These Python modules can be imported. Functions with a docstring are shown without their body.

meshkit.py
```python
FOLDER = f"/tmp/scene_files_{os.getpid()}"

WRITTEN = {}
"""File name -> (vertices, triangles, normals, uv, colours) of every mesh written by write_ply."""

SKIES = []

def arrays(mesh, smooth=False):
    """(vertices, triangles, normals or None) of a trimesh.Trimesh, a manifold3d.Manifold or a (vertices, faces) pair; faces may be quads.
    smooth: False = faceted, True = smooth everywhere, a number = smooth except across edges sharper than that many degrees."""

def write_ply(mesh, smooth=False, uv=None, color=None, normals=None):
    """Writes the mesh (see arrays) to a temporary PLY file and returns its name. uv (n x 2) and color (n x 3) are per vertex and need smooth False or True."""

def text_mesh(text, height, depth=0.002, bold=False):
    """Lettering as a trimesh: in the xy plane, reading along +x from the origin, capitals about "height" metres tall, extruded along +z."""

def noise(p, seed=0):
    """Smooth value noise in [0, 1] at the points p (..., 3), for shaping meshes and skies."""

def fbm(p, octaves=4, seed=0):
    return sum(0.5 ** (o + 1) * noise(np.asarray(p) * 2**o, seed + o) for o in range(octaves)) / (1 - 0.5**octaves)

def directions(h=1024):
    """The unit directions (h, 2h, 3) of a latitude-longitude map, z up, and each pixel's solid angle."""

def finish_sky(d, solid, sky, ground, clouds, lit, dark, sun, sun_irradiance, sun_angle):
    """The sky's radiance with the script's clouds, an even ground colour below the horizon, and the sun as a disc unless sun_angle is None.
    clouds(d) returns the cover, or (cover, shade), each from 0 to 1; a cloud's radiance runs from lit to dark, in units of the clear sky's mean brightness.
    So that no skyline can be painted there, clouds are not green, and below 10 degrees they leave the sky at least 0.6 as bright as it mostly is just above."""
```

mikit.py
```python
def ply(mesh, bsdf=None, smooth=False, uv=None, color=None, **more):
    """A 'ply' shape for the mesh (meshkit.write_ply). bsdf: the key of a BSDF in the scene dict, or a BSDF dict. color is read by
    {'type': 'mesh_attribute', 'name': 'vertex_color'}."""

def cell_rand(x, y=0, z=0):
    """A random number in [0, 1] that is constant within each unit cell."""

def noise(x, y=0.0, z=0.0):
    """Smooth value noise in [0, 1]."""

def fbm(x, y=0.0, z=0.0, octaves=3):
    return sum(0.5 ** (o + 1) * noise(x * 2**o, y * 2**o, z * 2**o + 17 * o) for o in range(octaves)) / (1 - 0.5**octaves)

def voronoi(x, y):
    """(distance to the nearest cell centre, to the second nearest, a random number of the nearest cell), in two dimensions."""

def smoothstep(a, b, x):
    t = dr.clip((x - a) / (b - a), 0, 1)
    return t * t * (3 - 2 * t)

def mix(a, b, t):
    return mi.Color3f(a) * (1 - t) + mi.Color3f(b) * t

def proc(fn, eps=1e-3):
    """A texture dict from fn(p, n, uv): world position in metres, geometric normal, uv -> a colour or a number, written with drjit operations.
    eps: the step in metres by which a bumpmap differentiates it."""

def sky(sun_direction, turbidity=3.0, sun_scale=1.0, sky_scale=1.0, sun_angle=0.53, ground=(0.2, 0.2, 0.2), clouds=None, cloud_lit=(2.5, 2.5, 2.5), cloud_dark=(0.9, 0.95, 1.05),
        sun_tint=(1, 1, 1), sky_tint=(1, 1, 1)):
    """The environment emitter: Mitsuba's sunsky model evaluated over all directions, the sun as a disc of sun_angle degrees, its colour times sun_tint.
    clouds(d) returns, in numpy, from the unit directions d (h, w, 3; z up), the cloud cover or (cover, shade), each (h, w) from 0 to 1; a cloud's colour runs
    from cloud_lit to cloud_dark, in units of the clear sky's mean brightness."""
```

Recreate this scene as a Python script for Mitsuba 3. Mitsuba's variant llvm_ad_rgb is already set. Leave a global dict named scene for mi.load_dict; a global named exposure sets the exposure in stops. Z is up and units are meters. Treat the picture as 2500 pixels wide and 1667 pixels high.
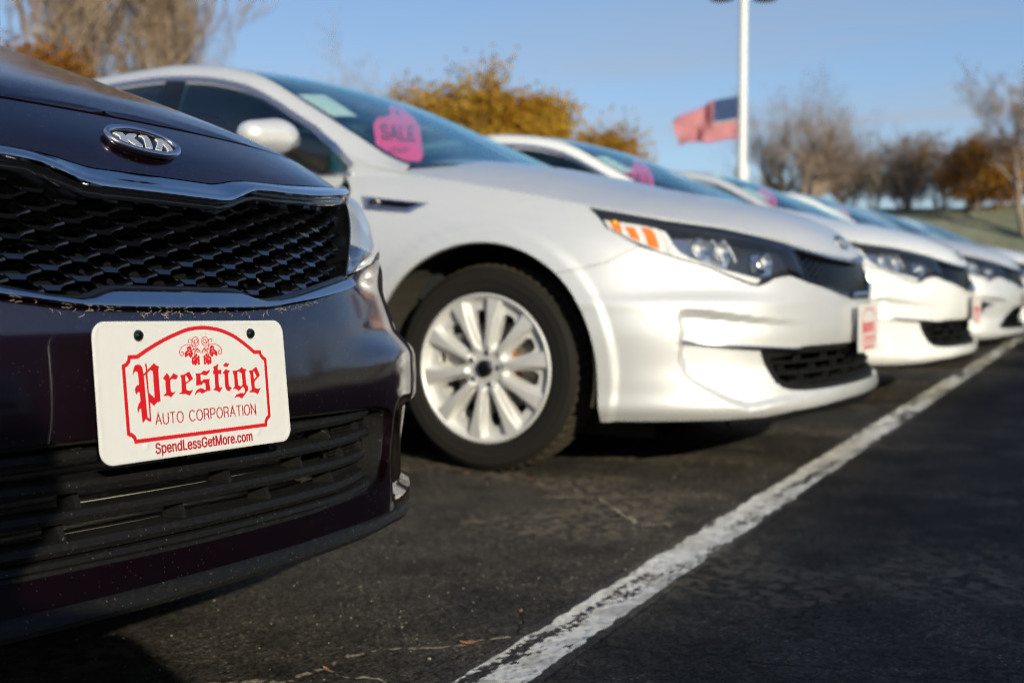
import math, random
import numpy as np
import shapely
import shapely.geometry as sg
import shapely.affinity as sa
from shapely.ops import unary_union
import trimesh
from scipy.interpolate import RectBivariateSpline, CubicSpline, PchipInterpolator
import manifold3d as m3
import drjit as dr
import mitsuba as mi
import mikit, meshkit
from mikit import proc, noise, fbm, voronoi, cell_rand, smoothstep, mix

T = mi.ScalarTransform4f
PI = math.pi
scene, labels = {}, {}

# ------------------------------------------------------------------ camera, sky, exposure
FOCUS = 1.45
YAW, PITCH, CAM_H = math.radians(28.853), math.radians(3.03), 0.62
view_dir = np.array([-math.sin(YAW) * math.cos(PITCH), math.cos(YAW) * math.cos(PITCH), -math.sin(PITCH)])
scene['camera'] = {
    'type': 'thinlens', 'fov': 46.64, 'fov_axis': 'x', 'aperture_radius': 0.0045, 'focus_distance': FOCUS,
    'near_clip': 0.02, 'far_clip': 1500.0,
    'to_world': T().look_at(origin=[0, 0, CAM_H], target=list(np.array([0, 0, CAM_H]) + view_dir), up=[0, 0, 1]),
}
SUN = np.array([2.6, -2.2, 1.05])


def thin_clouds(d):
    z = np.maximum(d[..., 2], 0.03)
    p = np.stack([d[..., 0] / z * 0.35 + 3.1, d[..., 1] / z * 0.9, np.zeros_like(z)], -1)
    f = meshkit.fbm(p * 1.3, 5, 3)
    g = meshkit.fbm(p * np.array([0.5, 0.35, 1.0]) + 11.0, 3, 9)
    return np.clip((f - 0.36) * 1.7, 0, 1) * np.clip((g - 0.28) * 2.2, 0, 1) * 0.75


scene['sky'] = mikit.sky(SUN, turbidity=3.0, sun_scale=1.15, sky_scale=1.12, ground=(0.06, 0.06, 0.06), clouds=thin_clouds,
                         cloud_lit=(1.5, 1.5, 1.55), cloud_dark=(1.1, 1.15, 1.25), sun_tint=(0.77, 1.0, 1.46), sky_tint=(0.94, 1.03, 1.30))
exposure = 1.95


# ------------------------------------------------------------------ helpers
def add(key, mesh, bsdf, smooth=False, to_world=None, uv=None, **lab):
    """one entry of scene; a key that is taken gets the next three-digit number"""
    k, n = key, 0
    while k in scene:
        n += 1
        k = f'{key}_{n:03d}'
    d = mesh if isinstance(mesh, dict) else mikit.ply(mesh, bsdf, smooth=smooth, uv=uv)
    d = dict(d)
    d['bsdf'] = {'type': 'ref', 'id': bsdf}
    if to_world is not None:
        d['to_world'] = to_world
    scene[k] = d
    if lab:
        labels[k] = lab
    return k


def name_thing(key, label, category, group=None, kind=None):
    labels[key] = {'label': label, 'category': category}
    if group:
        labels[key]['group'] = group
    if kind:
        labels[key]['kind'] = kind


def cat(meshes):
    return trimesh.util.concatenate([m for m in meshes if m is not None and len(m.faces)])


def box(cx, cy, cz, sx, sy, sz):
    m = trimesh.creation.box((sx, sy, sz))
    m.apply_translation((cx, cy, cz))
    return m


def clip_grid(poly, du, dv):
    """triangles of a 2D polygon on a regular grid: ((n,2) points, (m,3) faces)"""
    x0, y0, x1, y1 = poly.bounds
    us = np.linspace(x0, x1, max(2, int(math.ceil((x1 - x0) / du)) + 1))
    vs = np.linspace(y0, y1, max(2, int(math.ceil((y1 - y0) / dv)) + 1))
    shapely.prepare(poly)
    U0, V0 = np.meshgrid(us[:-1], vs[:-1], indexing='ij')
    U1, V1 = np.meshgrid(us[1:], vs[1:], indexing='ij')
    U0, V0, U1, V1 = [a.ravel() for a in (U0, V0, U1, V1)]
    bx = shapely.box(U0, V0, U1, V1)
    ins = shapely.contains(poly, bx)
    hit = shapely.intersects(poly, bx) & ~ins
    P, F = [], []
    a = np.stack([np.stack([U0, V0], 1), np.stack([U1, V0], 1), np.stack([U1, V1], 1), np.stack([U0, V1], 1)], 1)[ins]
    n = len(a)
    P.append(a.reshape(-1, 2))
    i = np.arange(n)[:, None] * 4
    F.append(np.vstack([i + [0, 1, 2], i + [0, 2, 3]]))
    at = 4 * n
    parts = shapely.intersection(poly, bx[hit])
    for g in parts:
        for q in getattr(g, 'geoms', [g]):
            if q.geom_type != 'Polygon' or q.area < 1e-10:
                continue
            v, f = trimesh.creation.triangulate_polygon(q, engine='earcut')
            P.append(np.asarray(v)[:, :2])
            F.append(np.asarray(f) + at)
            at += len(v)
    P, F = np.vstack(P), np.vstack(F)
    key = np.round(P * 2e5).astype(np.int64)
    _, first, inv = np.unique(key, axis=0, return_index=True, return_inverse=True)
    P, F = P[first], inv.ravel()[F]
    F = F[(F[:, 0] != F[:, 1]) & (F[:, 1] != F[:, 2]) & (F[:, 0] != F[:, 2])]
    c = P[F]
    area = np.cross(c[:, 1] - c[:, 0], c[:, 2] - c[:, 0])
    F[area < 0] = F[area < 0][:, ::-1]
    return P, F[np.abs(area) > 1e-12]


def normals_of(surf, uv, e=2e-3):
    a = surf(uv + [e, 0]) - surf(uv - [e, 0])
    b = surf(uv + [0, e]) - surf(uv - [0, e])
    n = np.cross(a, b)
    return n / np.maximum(np.linalg.norm(n, axis=1, keepdims=True), 1e-12)


def panel(poly, surf, du=0.03, dv=0.02, off=0.0, edge=0.012, pillow=None, relief=None, flip=False, mirror=None):
    """a sheet-metal panel: the polygon laid on surf(uv) -> xyz, offset along the normal, its border turned inwards by edge"""
    out = []
    for g in getattr(poly, 'geoms', [poly]):
        if g.geom_type != 'Polygon' or g.area < 1e-8:
            continue
        g = sg.polygon.orient(g.segmentize(max(du, dv)), 1.0)
        P, F = clip_grid(g, du, dv)

        def lift(q, pil=True):
            h = np.full(len(q), float(off))
            if pillow and pil:
                d = shapely.distance(shapely.points(q), g.boundary)
                t = np.clip(d / pillow[1], 0, 1)
                h = h + pillow[0] * (1 - (1 - t) ** 2)
            if relief is not None:
                h = h + relief(q)
            return h

        n = normals_of(surf, P)
        if flip:
            n = -n
        X = surf(P) + n * lift(P)[:, None]
        out.append(trimesh.Trimesh(X, F[:, ::-1] if flip else F, process=False))
        if edge:
            for ring in [g.exterior, *g.interiors]:
                c = np.asarray(ring.coords)
                nn = normals_of(surf, c)
                if flip:
                    nn = -nn
                A = surf(c) + nn * lift(c)[:, None]
                B = A - nn * edge
                k = np.arange(len(c) - 1)
                m = len(c)
                f = np.vstack([np.stack([k, k + m, k + 1], 1), np.stack([k + 1, k + m, k + m + 1], 1)])
                out.append(trimesh.Trimesh(np.vstack([A, B]), f[:, ::-1] if flip else f, process=False))
    m = cat(out)
    return m


def mirrored(m, axis=1):
    v = np.array(m.vertices)
    v[:, axis] *= -1
    return trimesh.Trimesh(v, np.array(m.faces)[:, ::-1], process=False)


def sweep(path, prof, normal, closed=False, caps=True, scale=None):
    """a closed 2D profile (a along the normal, b across) carried along a 3D path; normal: (n,3)"""
    path, prof = np.asarray(path, float), np.asarray(prof, float)
    t = np.gradient(path, axis=0)
    if closed:
        t = np.roll(path, -1, 0) - np.roll(path, 1, 0)
    t /= np.linalg.norm(t, axis=1, keepdims=True)
    nn = np.broadcast_to(np.asarray(normal, float), path.shape)
    nn = nn - t * (nn * t).sum(1, keepdims=True)
    nn = nn / np.linalg.norm(nn, axis=1, keepdims=True)
    b = np.cross(t, nn)
    sc = np.ones(len(path)) if scale is None else np.asarray(scale, float)
    V = path[:, None] + sc[:, None, None] * (prof[None, :, :1] * nn[:, None] + prof[None, :, 1:] * b[:, None])
    n, k = len(path), len(prof)
    i = np.arange(n if closed else n - 1)
    j = np.arange(k)
    I, J = np.meshgrid(i, j, indexing='ij')
    a = (I * k + J).ravel(); bb = (I * k + (J + 1) % k).ravel()
    c = (((I + 1) % n) * k + (J + 1) % k).ravel(); d = (((I + 1) % n) * k + J).ravel()
    F = [np.stack([a, bb, c], 1), np.stack([a, c, d], 1)]
    V = V.reshape(-1, 3)
    m = trimesh.Trimesh(V, np.vstack(F), process=False)
    parts = [m]
    if caps and not closed:
        for ring, rev in ((V[:k], False), (V[-k:], True)):
            vv = np.vstack([ring, ring.mean(0)])
            f = np.stack([(j + 1) % k, j, np.full(k, k)], 1)
            parts.append(trimesh.Trimesh(vv, f[:, ::-1] if rev else f, process=False))
    m = cat(parts)
    if m.volume < 0:
        m.invert()
    return m


def circle(r, n=16, ry=None):
    a = np.arange(n) * 2 * PI / n
    return np.stack([r * np.cos(a), (ry or r) * np.sin(a)], 1)


def rounded(w, h, r, n=4):
    p = []
    for cx, cy, a0 in ((w / 2 - r, h / 2 - r, 0), (-w / 2 + r, h / 2 - r, 90), (-w / 2 + r, -h / 2 + r, 180), (w / 2 - r, -h / 2 + r, 270)):
        for i in range(n + 1):
            a = math.radians(a0 + 90 * i / n)
            p.append((cx + r * math.cos(a), cy + r * math.sin(a)))
    return np.array(p)


def tube(path, radii, sides=8, closed=False):
    path = np.asarray(path, float)
    radii = np.broadcast_to(np.asarray(radii, float), (len(path),))
    ref = np.array([0.31, 0.2, 0.93]) if abs(np.ptp(path[:, 2])) < np.ptp(path[:, 0]) + np.ptp(path[:, 1]) else np.array([1.0, 0.13, 0.2])
    return sweep(path, circle(1.0, sides), ref, closed=closed, scale=radii)


def spline(pts, n, k=None):
    pts = np.asarray(pts, float)
    d = np.r_[0, np.cumsum(np.linalg.norm(np.diff(pts, axis=0), axis=1))]
    return CubicSpline(d, pts)(np.linspace(0, d[-1], n))


def pchip_poly(pts, n=60):
    """smooth open curve through 2D points, as a list"""
    pts = np.asarray(pts, float)
    d = np.r_[0, np.cumsum(np.linalg.norm(np.diff(pts, axis=0), axis=1))]
    return PchipInterpolator(d, pts)(np.linspace(0, d[-1], n)).tolist()


def extrude(poly, depth):
    return cat([trimesh.creation.extrude_polygon(g, depth, engine='earcut') for g in getattr(poly, 'geoms', [poly]) if g.geom_type == 'Polygon' and g.area > 1e-9])


def lathe(profile, n=64):
    """profile (r, h) turned about the z axis"""
    p = np.asarray(profile, float)
    a = np.arange(n) * 2 * PI / n
    V = np.stack([p[None, :, 0] * np.cos(a)[:, None], p[None, :, 0] * np.sin(a)[:, None], np.broadcast_to(p[None, :, 1], (n, len(p)))], -1).reshape(-1, 3)
    k = len(p)
    I, J = np.meshgrid(np.arange(n), np.arange(k - 1), indexing='ij')
    a_ = (I * k + J).ravel(); b_ = (((I + 1) % n) * k + J).ravel(); c_ = (((I + 1) % n) * k + J + 1).ravel(); d_ = (I * k + J + 1).ravel()
    return trimesh.Trimesh(V, np.vstack([np.stack([a_, b_, c_], 1), np.stack([a_, c_, d_], 1)]), process=False)


class Shell:
    """the wrap-round body of a car: plan curve (lateral l, setback b) per height, from the centre of the nose round the corner and along the side"""

    def __init__(self, zs, xc, W, low, high, mix_z, zlo, zhi):
        # low / high: plan curves as (lateral fraction, setback) with equal column counts
        low, high = np.asarray(low, float), np.asarray(high, float)
        zz = np.linspace(zlo, zhi, 60)
        xcs, Ws, mx = PchipInterpolator(zs, xc)(zz), PchipInterpolator(zs, W)(zz), PchipInterpolator(*zip(*mix_z))(zz)
        plan = low[None] * (1 - mx[:, None, None]) + high[None] * mx[:, None, None]
        L = plan[:, :, 0] * Ws[:, None]
        X = xcs[:, None] - plan[:, :, 1]
        base = np.stack([low[:, 0] * 0.92, low[:, 1]], 1)
        s = np.r_[0, np.cumsum(np.linalg.norm(np.diff(base, axis=0), axis=1))]
        self.s = s
        # even in s: mirror the columns so that the surface is smooth across the centre
        ss = np.r_[-s[:0:-1], s]
        self.fx = RectBivariateSpline(ss, zz, np.vstack([X.T[:0:-1], X.T]), s=0)
        self.fl = RectBivariateSpline(ss, zz, np.vstack([-L.T[:0:-1], L.T]), s=0)

    def __call__(self, q):
        q = np.asarray(q, float)
        return np.stack([self.fx.ev(q[:, 0], q[:, 1]), self.fl.ev(q[:, 0], q[:, 1]), q[:, 1]], 1)


# ------------------------------------------------------------------ materials
def principled(base, rough=0.5, **kw):
    d = {'type': 'principled', 'roughness': rough}
    d['base_color'] = base if isinstance(base, dict) else {'type': 'rgb', 'value': list(base)}
    d.update(kw)
    return {'type': 'twosided', 'bsdf': d}


CRACKS = [  # polylines on the lot: (points, half width, True where pale sand fills them)
    ([(-1.34, 1.30), (-1.174, 1.416), (-1.166, 1.463), (-1.168, 1.558), (-1.12, 1.62), (-1.078, 1.656), (-1.027, 1.705), (-.985, 1.78)], .0062, True),
    ([(-1.168, 1.49), (-1.12, 1.47), (-1.06, 1.49), (-1.03, 1.47)], .0034, True),
    ([(-1.055, 1.954), (-1.020, 1.883), (-.985, 1.80), (-.90, 1.77)], .0028, False),
    ([(-1.55, 2.98), (-1.40, 3.04), (-1.24, 2.86), (-1.16, 2.76), (-1.10, 2.80)], .0075, True),
    ([(-.924, 1.598), (-.86, 1.75), (-.804, 1.819), (-.664, 1.834), (-.471, 1.87), (-.291, 1.914), (.1, 2.02)], .0036, False)]


def crack_masks(p):
    wx = p.x + 0.016 * (fbm(p.x * 22.0, p.y * 22.0, 3.0, 3) - 0.5) * 2.0
    wy = p.y + 0.016 * (fbm(p.x * 22.0, p.y * 22.0, 13.0, 3) - 0.5) * 2.0
    pale, dark_ = mi.Float(0), mi.Float(0)
    thin = 0.45 + 0.9 * noise(p.x * 45.0, p.y * 45.0, 21.0)
    for pts, w, sandy in CRACKS:
        d = mi.Float(9)
        for (x0, y0), (x1, y1) in zip(pts[:-1], pts[1:]):
            ex, ey = x1 - x0, y1 - y0
            t = dr.clip(((wx - x0) * ex + (wy - y0) * ey) / (ex * ex + ey * ey), 0, 1)
            d = dr.minimum(d, dr.sqrt(dr.square(wx - x0 - t * ex) + dr.square(wy - y0 - t * ey)))
        m = smoothstep(w * thin, w * thin * 0.45, d)
        pale, dark_ = (dr.maximum(pale, m), dark_) if sandy else (pale, dr.maximum(dark_, m))
    return pale, dark_


def asphalt_color(p, n, uv):
    big = fbm(p.x * 0.9 + 3.1, p.y * 0.9, 0.0, 4)
    mid = fbm(p.x * 9.0, p.y * 9.0 + 7.0, 1.0, 4)
    fine = noise(p.x * 260.0, p.y * 260.0, 2.0)
    c = mix((0.022, 0.020, 0.018), (0.053, 0.046, 0.038), smoothstep(0.25, 0.75, 0.55 * big + 0.45 * mid))
    c = c * (0.35 + 1.3 * fine * (0.6 + 0.8 * noise(p.x * 90.0, p.y * 90.0, 23.0)))
    # pale aggregate showing through the sealer, and dust lying in patches
    d1, d2, w = voronoi(p.x * 95.0, p.y * 95.0)
    stone = smoothstep(0.30, 0.16, d1) * smoothstep(0.80, 0.9, w) * smoothstep(0.42, 0.62, mid)
    c = mix(c, (0.26, 0.22, 0.17), stone * 0.6)
    dust = smoothstep(0.56, 0.74, fbm(p.x * 2.3 + 11.0, p.y * 3.1, 4.0, 4)) * smoothstep(0.35, 0.75, noise(p.x * 60.0, p.y * 60.0, 5.0))
    c = mix(c, (0.15, 0.12, 0.085), dust * 0.6)
    pale, dark_ = crack_masks(p)
    c = mix(c, (0.007, 0.0065, 0.006), dark_ * 0.9)
    grain = 0.6 + 0.8 * noise(p.x * 420.0, p.y * 420.0, 31.0)
    return mix(c, mi.Color3f(0.26, 0.215, 0.155) * grain, pale * smoothstep(0.25, 0.5, noise(p.x * 75.0, p.y * 75.0, 41.0)))


def asphalt_bump(p, n, uv):
    return 0.0035 * noise(p.x * 130.0, p.y * 130.0, 0.0) + 0.004 * noise(p.x * 55.0, p.y * 55.0, 3.0) + 0.004 * fbm(p.x * 4.0, p.y * 4.0, 6.0, 2)


scene['asphalt'] = {'type': 'twosided', 'bsdf': {'type': 'bumpmap', 'arbitrary': proc(asphalt_bump, 1.5e-3), 'scale': 1.0,
                    'bsdf': {'type': 'principled', 'base_color': proc(asphalt_color), 'roughness': 0.8, 'specular': 0.12}}}


def stripe_color(p, n, uv):
    u = (p.x + 0.895 + 0.037 * (p.y - 1.55)) / 0.062          # -1 .. 1 across the stripe
    a = fbm(p.x * 30.0, p.y * 9.0 + 2.0, 8.0, 4)
    b = noise(p.x * 150.0, p.y * 110.0, 9.0)
    streak = fbm(p.x * 26.0 + 5.0, p.y * 1.6, 4.0, 3)
    rag = 0.86 + 0.30 * (fbm(p.y * 24.0, p.x * 3.0, 1.0, 3) - 0.5)
    worn = smoothstep(0.585, 0.67, 0.45 * a + 0.22 * b + 0.33 * streak + 0.012 * p.y)
    edge = smoothstep(rag, rag - 0.07, dr.abs(u))
    paint = edge * (1.0 - worn)
    white = mix((0.50, 0.47, 0.42), (0.74, 0.71, 0.65), smoothstep(0.3, 0.7, fbm(p.x * 40.0, p.y * 40.0, 12.0, 3)))
    return mix(asphalt_color(p, n, uv), white, paint)


scene['stripe_paint'] = {'type': 'twosided', 'bsdf': {'type': 'bumpmap', 'arbitrary': proc(asphalt_bump, 1.5e-3), 'scale': 1.0,
                         'bsdf': {'type': 'principled', 'base_color': proc(stripe_color), 'roughness': 0.7, 'specular': 0.3}}}


def maroon_color(p, n, uv):
    # dried road splash: single pale specks with outlines of their own
    d1, d2, w = voronoi((p.y + 0.3 * p.x) * 190.0, p.z * 190.0)
    speck = smoothstep(0.11 + 0.12 * w, 0.05, d1) * smoothstep(0.90, 0.93, cell_rand(dr.floor((p.y + 0.3 * p.x) * 26.0), dr.floor(p.z * 26.0), dr.floor(w * 9.0)))
    return mix((0.016, 0.0038, 0.0075), (0.30, 0.26, 0.23), speck * 0.7)


scene['maroon_paint'] = {'type': 'twosided', 'bsdf': {'type': 'blendbsdf', 'weight': 0.09,
    'clear': {'type': 'roughplastic', 'diffuse_reflectance': proc(maroon_color), 'int_ior': 1.95, 'alpha': 0.010, 'nonlinear': True},
    'flake': {'type': 'roughconductor', 'material': 'none', 'alpha': 0.12, 'specular_reflectance': {'type': 'rgb', 'value': [0.40, 0.26, 0.42]}}}}
scene['white_paint'] = {'type': 'twosided', 'bsdf': {'type': 'roughplastic', 'diffuse_reflectance': {'type': 'rgb', 'value': [0.82, 0.815, 0.80]}, 'int_ior': 1.5, 'alpha': 0.02}}
scene['silver_white_paint'] = {'type': 'twosided', 'bsdf': {'type': 'blendbsdf', 'weight': 0.32,
    'clear': {'type': 'roughplastic', 'diffuse_reflectance': {'type': 'rgb', 'value': [0.74, 0.742, 0.75]}, 'int_ior': 1.5, 'alpha': 0.02},
    'flake': {'type': 'roughconductor', 'material': 'none', 'alpha': 0.28, 'specular_reflectance': {'type': 'rgb', 'value': [0.80, 0.80, 0.82]}}}}
scene['silver_paint'] = {'type': 'twosided', 'bsdf': {'type': 'blendbsdf', 'weight': 0.45,
    'clear': {'type': 'roughplastic', 'diffuse_reflectance': {'type': 'rgb', 'value': [0.52, 0.55, 0.60]}, 'int_ior': 1.5, 'alpha': 0.02},
    'flake': {'type': 'roughconductor', 'material': 'none', 'alpha': 0.26, 'specular_reflectance': {'type': 'rgb', 'value': [0.70, 0.74, 0.80]}}}}
scene['chrome'] = {'type': 'twosided', 'bsdf': {'type': 'roughconductor', 'material': 'Cr', 'alpha': 0.035, 'distribution': 'ggx'}}


def chrome_grime(p, n, uv):
    return 0.03 + 0.25 * smoothstep(0.60, 0.72, fbm(p.y * 120.0, p.z * 160.0, p.x * 90.0, 4))


scene['dusty_chrome'] = principled((0.62, 0.63, 0.65), proc(chrome_grime), metallic=1.0)
scene['alloy'] = principled((0.70, 0.69, 0.68), 0.50, metallic=0.40, specular=0.6)
scene['gloss_black'] = principled((0.006, 0.006, 0.007), 0.10, specular=0.75)
scene['badge_black'] = principled((0.004, 0.004, 0.006), 0.06, specular=0.6, clearcoat=1.0, clearcoat_gloss=0.99)


def plastic_color(p, n, uv):
    g = fbm(p.y * 170.0, p.z * 420.0, p.x * 170.0, 4)
    d1, d2, w = voronoi(p.y * 170.0, p.z * 170.0 + p.x * 60.0)
    speck = smoothstep(0.16, 0.05, d1) * smoothstep(0.86, 0.9, w)
    c = mix((0.0085, 0.0085, 0.009), (0.016, 0.0145, 0.012), smoothstep(0.5, 0.75, g))
    return mix(c, (0.32, 0.29, 0.24), speck * 0.35)


scene['black_plastic'] = principled(proc(plastic_color), 0.6, specular=0.2)
scene['inner_plastic'] = {'type': 'twosided', 'bsdf': {'type': 'diffuse', 'reflectance': {'type': 'rgb', 'value': [0.011, 0.011, 0.011]}}}  # black plastic of inner parts; on backing sheets it stands in for shade
scene['shield_steel'] = principled((0.02, 0.018, 0.016), 0.7)  # near-black, the shade behind the spokes put into the colour
scene['rubber'] = principled((0.016, 0.0145, 0.013), 0.75, specular=0.18)
scene['dusty_rubber'] = principled((0.046, 0.038, 0.028), 0.85, specular=0.15)
scene['brake_metal'] = principled((0.30, 0.27, 0.24), 0.45, metallic=0.7)
scene['rust'] = principled((0.26, 0.085, 0.020), 0.8)
scene['wheel_liner'] = principled((0.035, 0.031, 0.024), 0.9)
scene['green_plastic'] = principled((0.01, 0.42, 0.13), 0.4)
scene['condenser'] = principled((0.62, 0.60, 0.55), 0.5, metallic=0.4)
scene['plate_white'] = principled((0.72, 0.71, 0.69), 0.35, specular=0.4)
scene['plate_red'] = principled((0.62, 0.010, 0.016), 0.4, specular=0.4)
scene['plate_crimson'] = principled((0.40, 0.012, 0.022), 0.4, specular=0.4)
scene['sale_pink'] = principled((0.95, 0.085, 0.30), 0.7)
scene['print_black'] = principled((0.01, 0.01, 0.012), 0.6)
scene['paper'] = principled((0.62, 0.72, 0.66), 0.8)
scene['seat_cloth'] = principled((0.045, 0.050, 0.055), 0.9)
scene['dash_plastic'] = principled((0.020, 0.022, 0.025), 0.6)
scene['window_glass'] = {'type': 'thindielectric', 'int_ior': 2.0, 'specular_reflectance': {'type': 'rgb', 'value': [0.70, 1.0, 1.0]}, 'specular_transmittance': {'type': 'rgb', 'value': [0.90, 0.98, 0.97]}}
scene['tinted_glass'] = {'type': 'thindielectric', 'int_ior': 1.55, 'specular_transmittance': {'type': 'rgb', 'value': [0.16, 0.30, 0.30]}}
scene['lamp_lens'] = {'type': 'thindielectric', 'int_ior': 1.5}
scene['lamp_chrome'] = principled((0.80, 0.80, 0.82), 0.18, metallic=1.0)
scene['lamp_black'] = principled((0.022, 0.024, 0.028), 0.25, specular=0.6)
scene['lamp_white'] = principled((0.80, 0.80, 0.78), 0.3)
scene['amber'] = principled((0.95, 0.22, 0.012), 0.25, specular=0.6)
scene['amber_bright'] = principled((0.95, 0.62, 0.02), 0.2, specular=0.6)


# ------------------------------------------------------------------ what both car models share
def s_at(shell, x, z):
    """the shell's s where its side reaches x, at height z"""
    s = np.linspace(0.2, shell.s[-1] - 0.3, 900)
    x, z = np.atleast_1d(x).astype(float), np.atleast_1d(z).astype(float)
    return np.array([np.interp(-a, -shell.fx.ev(s, np.full_like(s, b)), s) for a, b in zip(x, z)])


def side_poly(shell, pts, step=0.05):
    """a polygon given in (x, z) on the car's left side, in the shell's (s, z)"""
    c = np.asarray(sg.Polygon(pts).segmentize(step).exterior.coords)
    return sg.Polygon(np.stack([s_at(shell, c[:, 0], c[:, 1]), c[:, 1]], 1)).buffer(0)


def wheel_arch(cx, cz, r, z0=0.0, n=40):
    a = np.linspace(0, PI, n)
    return [(cx + r, z0)] + [(cx + r * math.cos(t), cz + r * math.sin(t)) for t in a] + [(cx - r, z0)]


class Cabin:
    """roof, pillars and glass as one surface: (x, v), v = 1 the left belt line, 0.5 the left roof rail, 0 the centre line"""

    KV = np.array([-1, -.8, -.6, -.5, -.4, -.2, 0, .2, .4, .5, .6, .8, 1.0])

    def __init__(self, xs, zr, zc, lc, zb, lb, dx=0.0, kz=1.0, kl=1.0):
        xs = np.asarray(xs, float) + dx
        o = np.argsort(xs)
        f = lambda y, k: PchipInterpolator(xs[o], np.asarray(y, float)[o] * k)
        self.f = [f(zr, kz), f(zc, kz), f(lc, kl), f(zb, kz), f(lb, kl)]
        self.w = CubicSpline(self.KV, np.eye(13))

    def __call__(self, q):
        q = np.asarray(q, float)
        zr, zc, lc, zb, lb = [g(q[:, 0]) for g in self.f]
        zm, lm = zb + (zc - zb) * 0.5, lb + (lc - lb) * 0.46 + 0.012
        l = [0 * lc, lc * .46, lc * .84, lc * .965, lc + (lb - lc) * 0.14 + .012, lm, lb]
        z = [zr, zr - (zr - zc) * .16, zr - (zr - zc) * .58, zc + (zr - zc) * .10, zc - (zc - zb) * 0.13, zm, zb]
        L = np.stack([-a for a in l[:0:-1]] + l, 1)
        Z = np.stack(z[:0:-1] + z, 1)
        w = self.w(q[:, 1])
        return np.stack([q[:, 0], (w * L).sum(1), (w * Z).sum(1)], 1)


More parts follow.
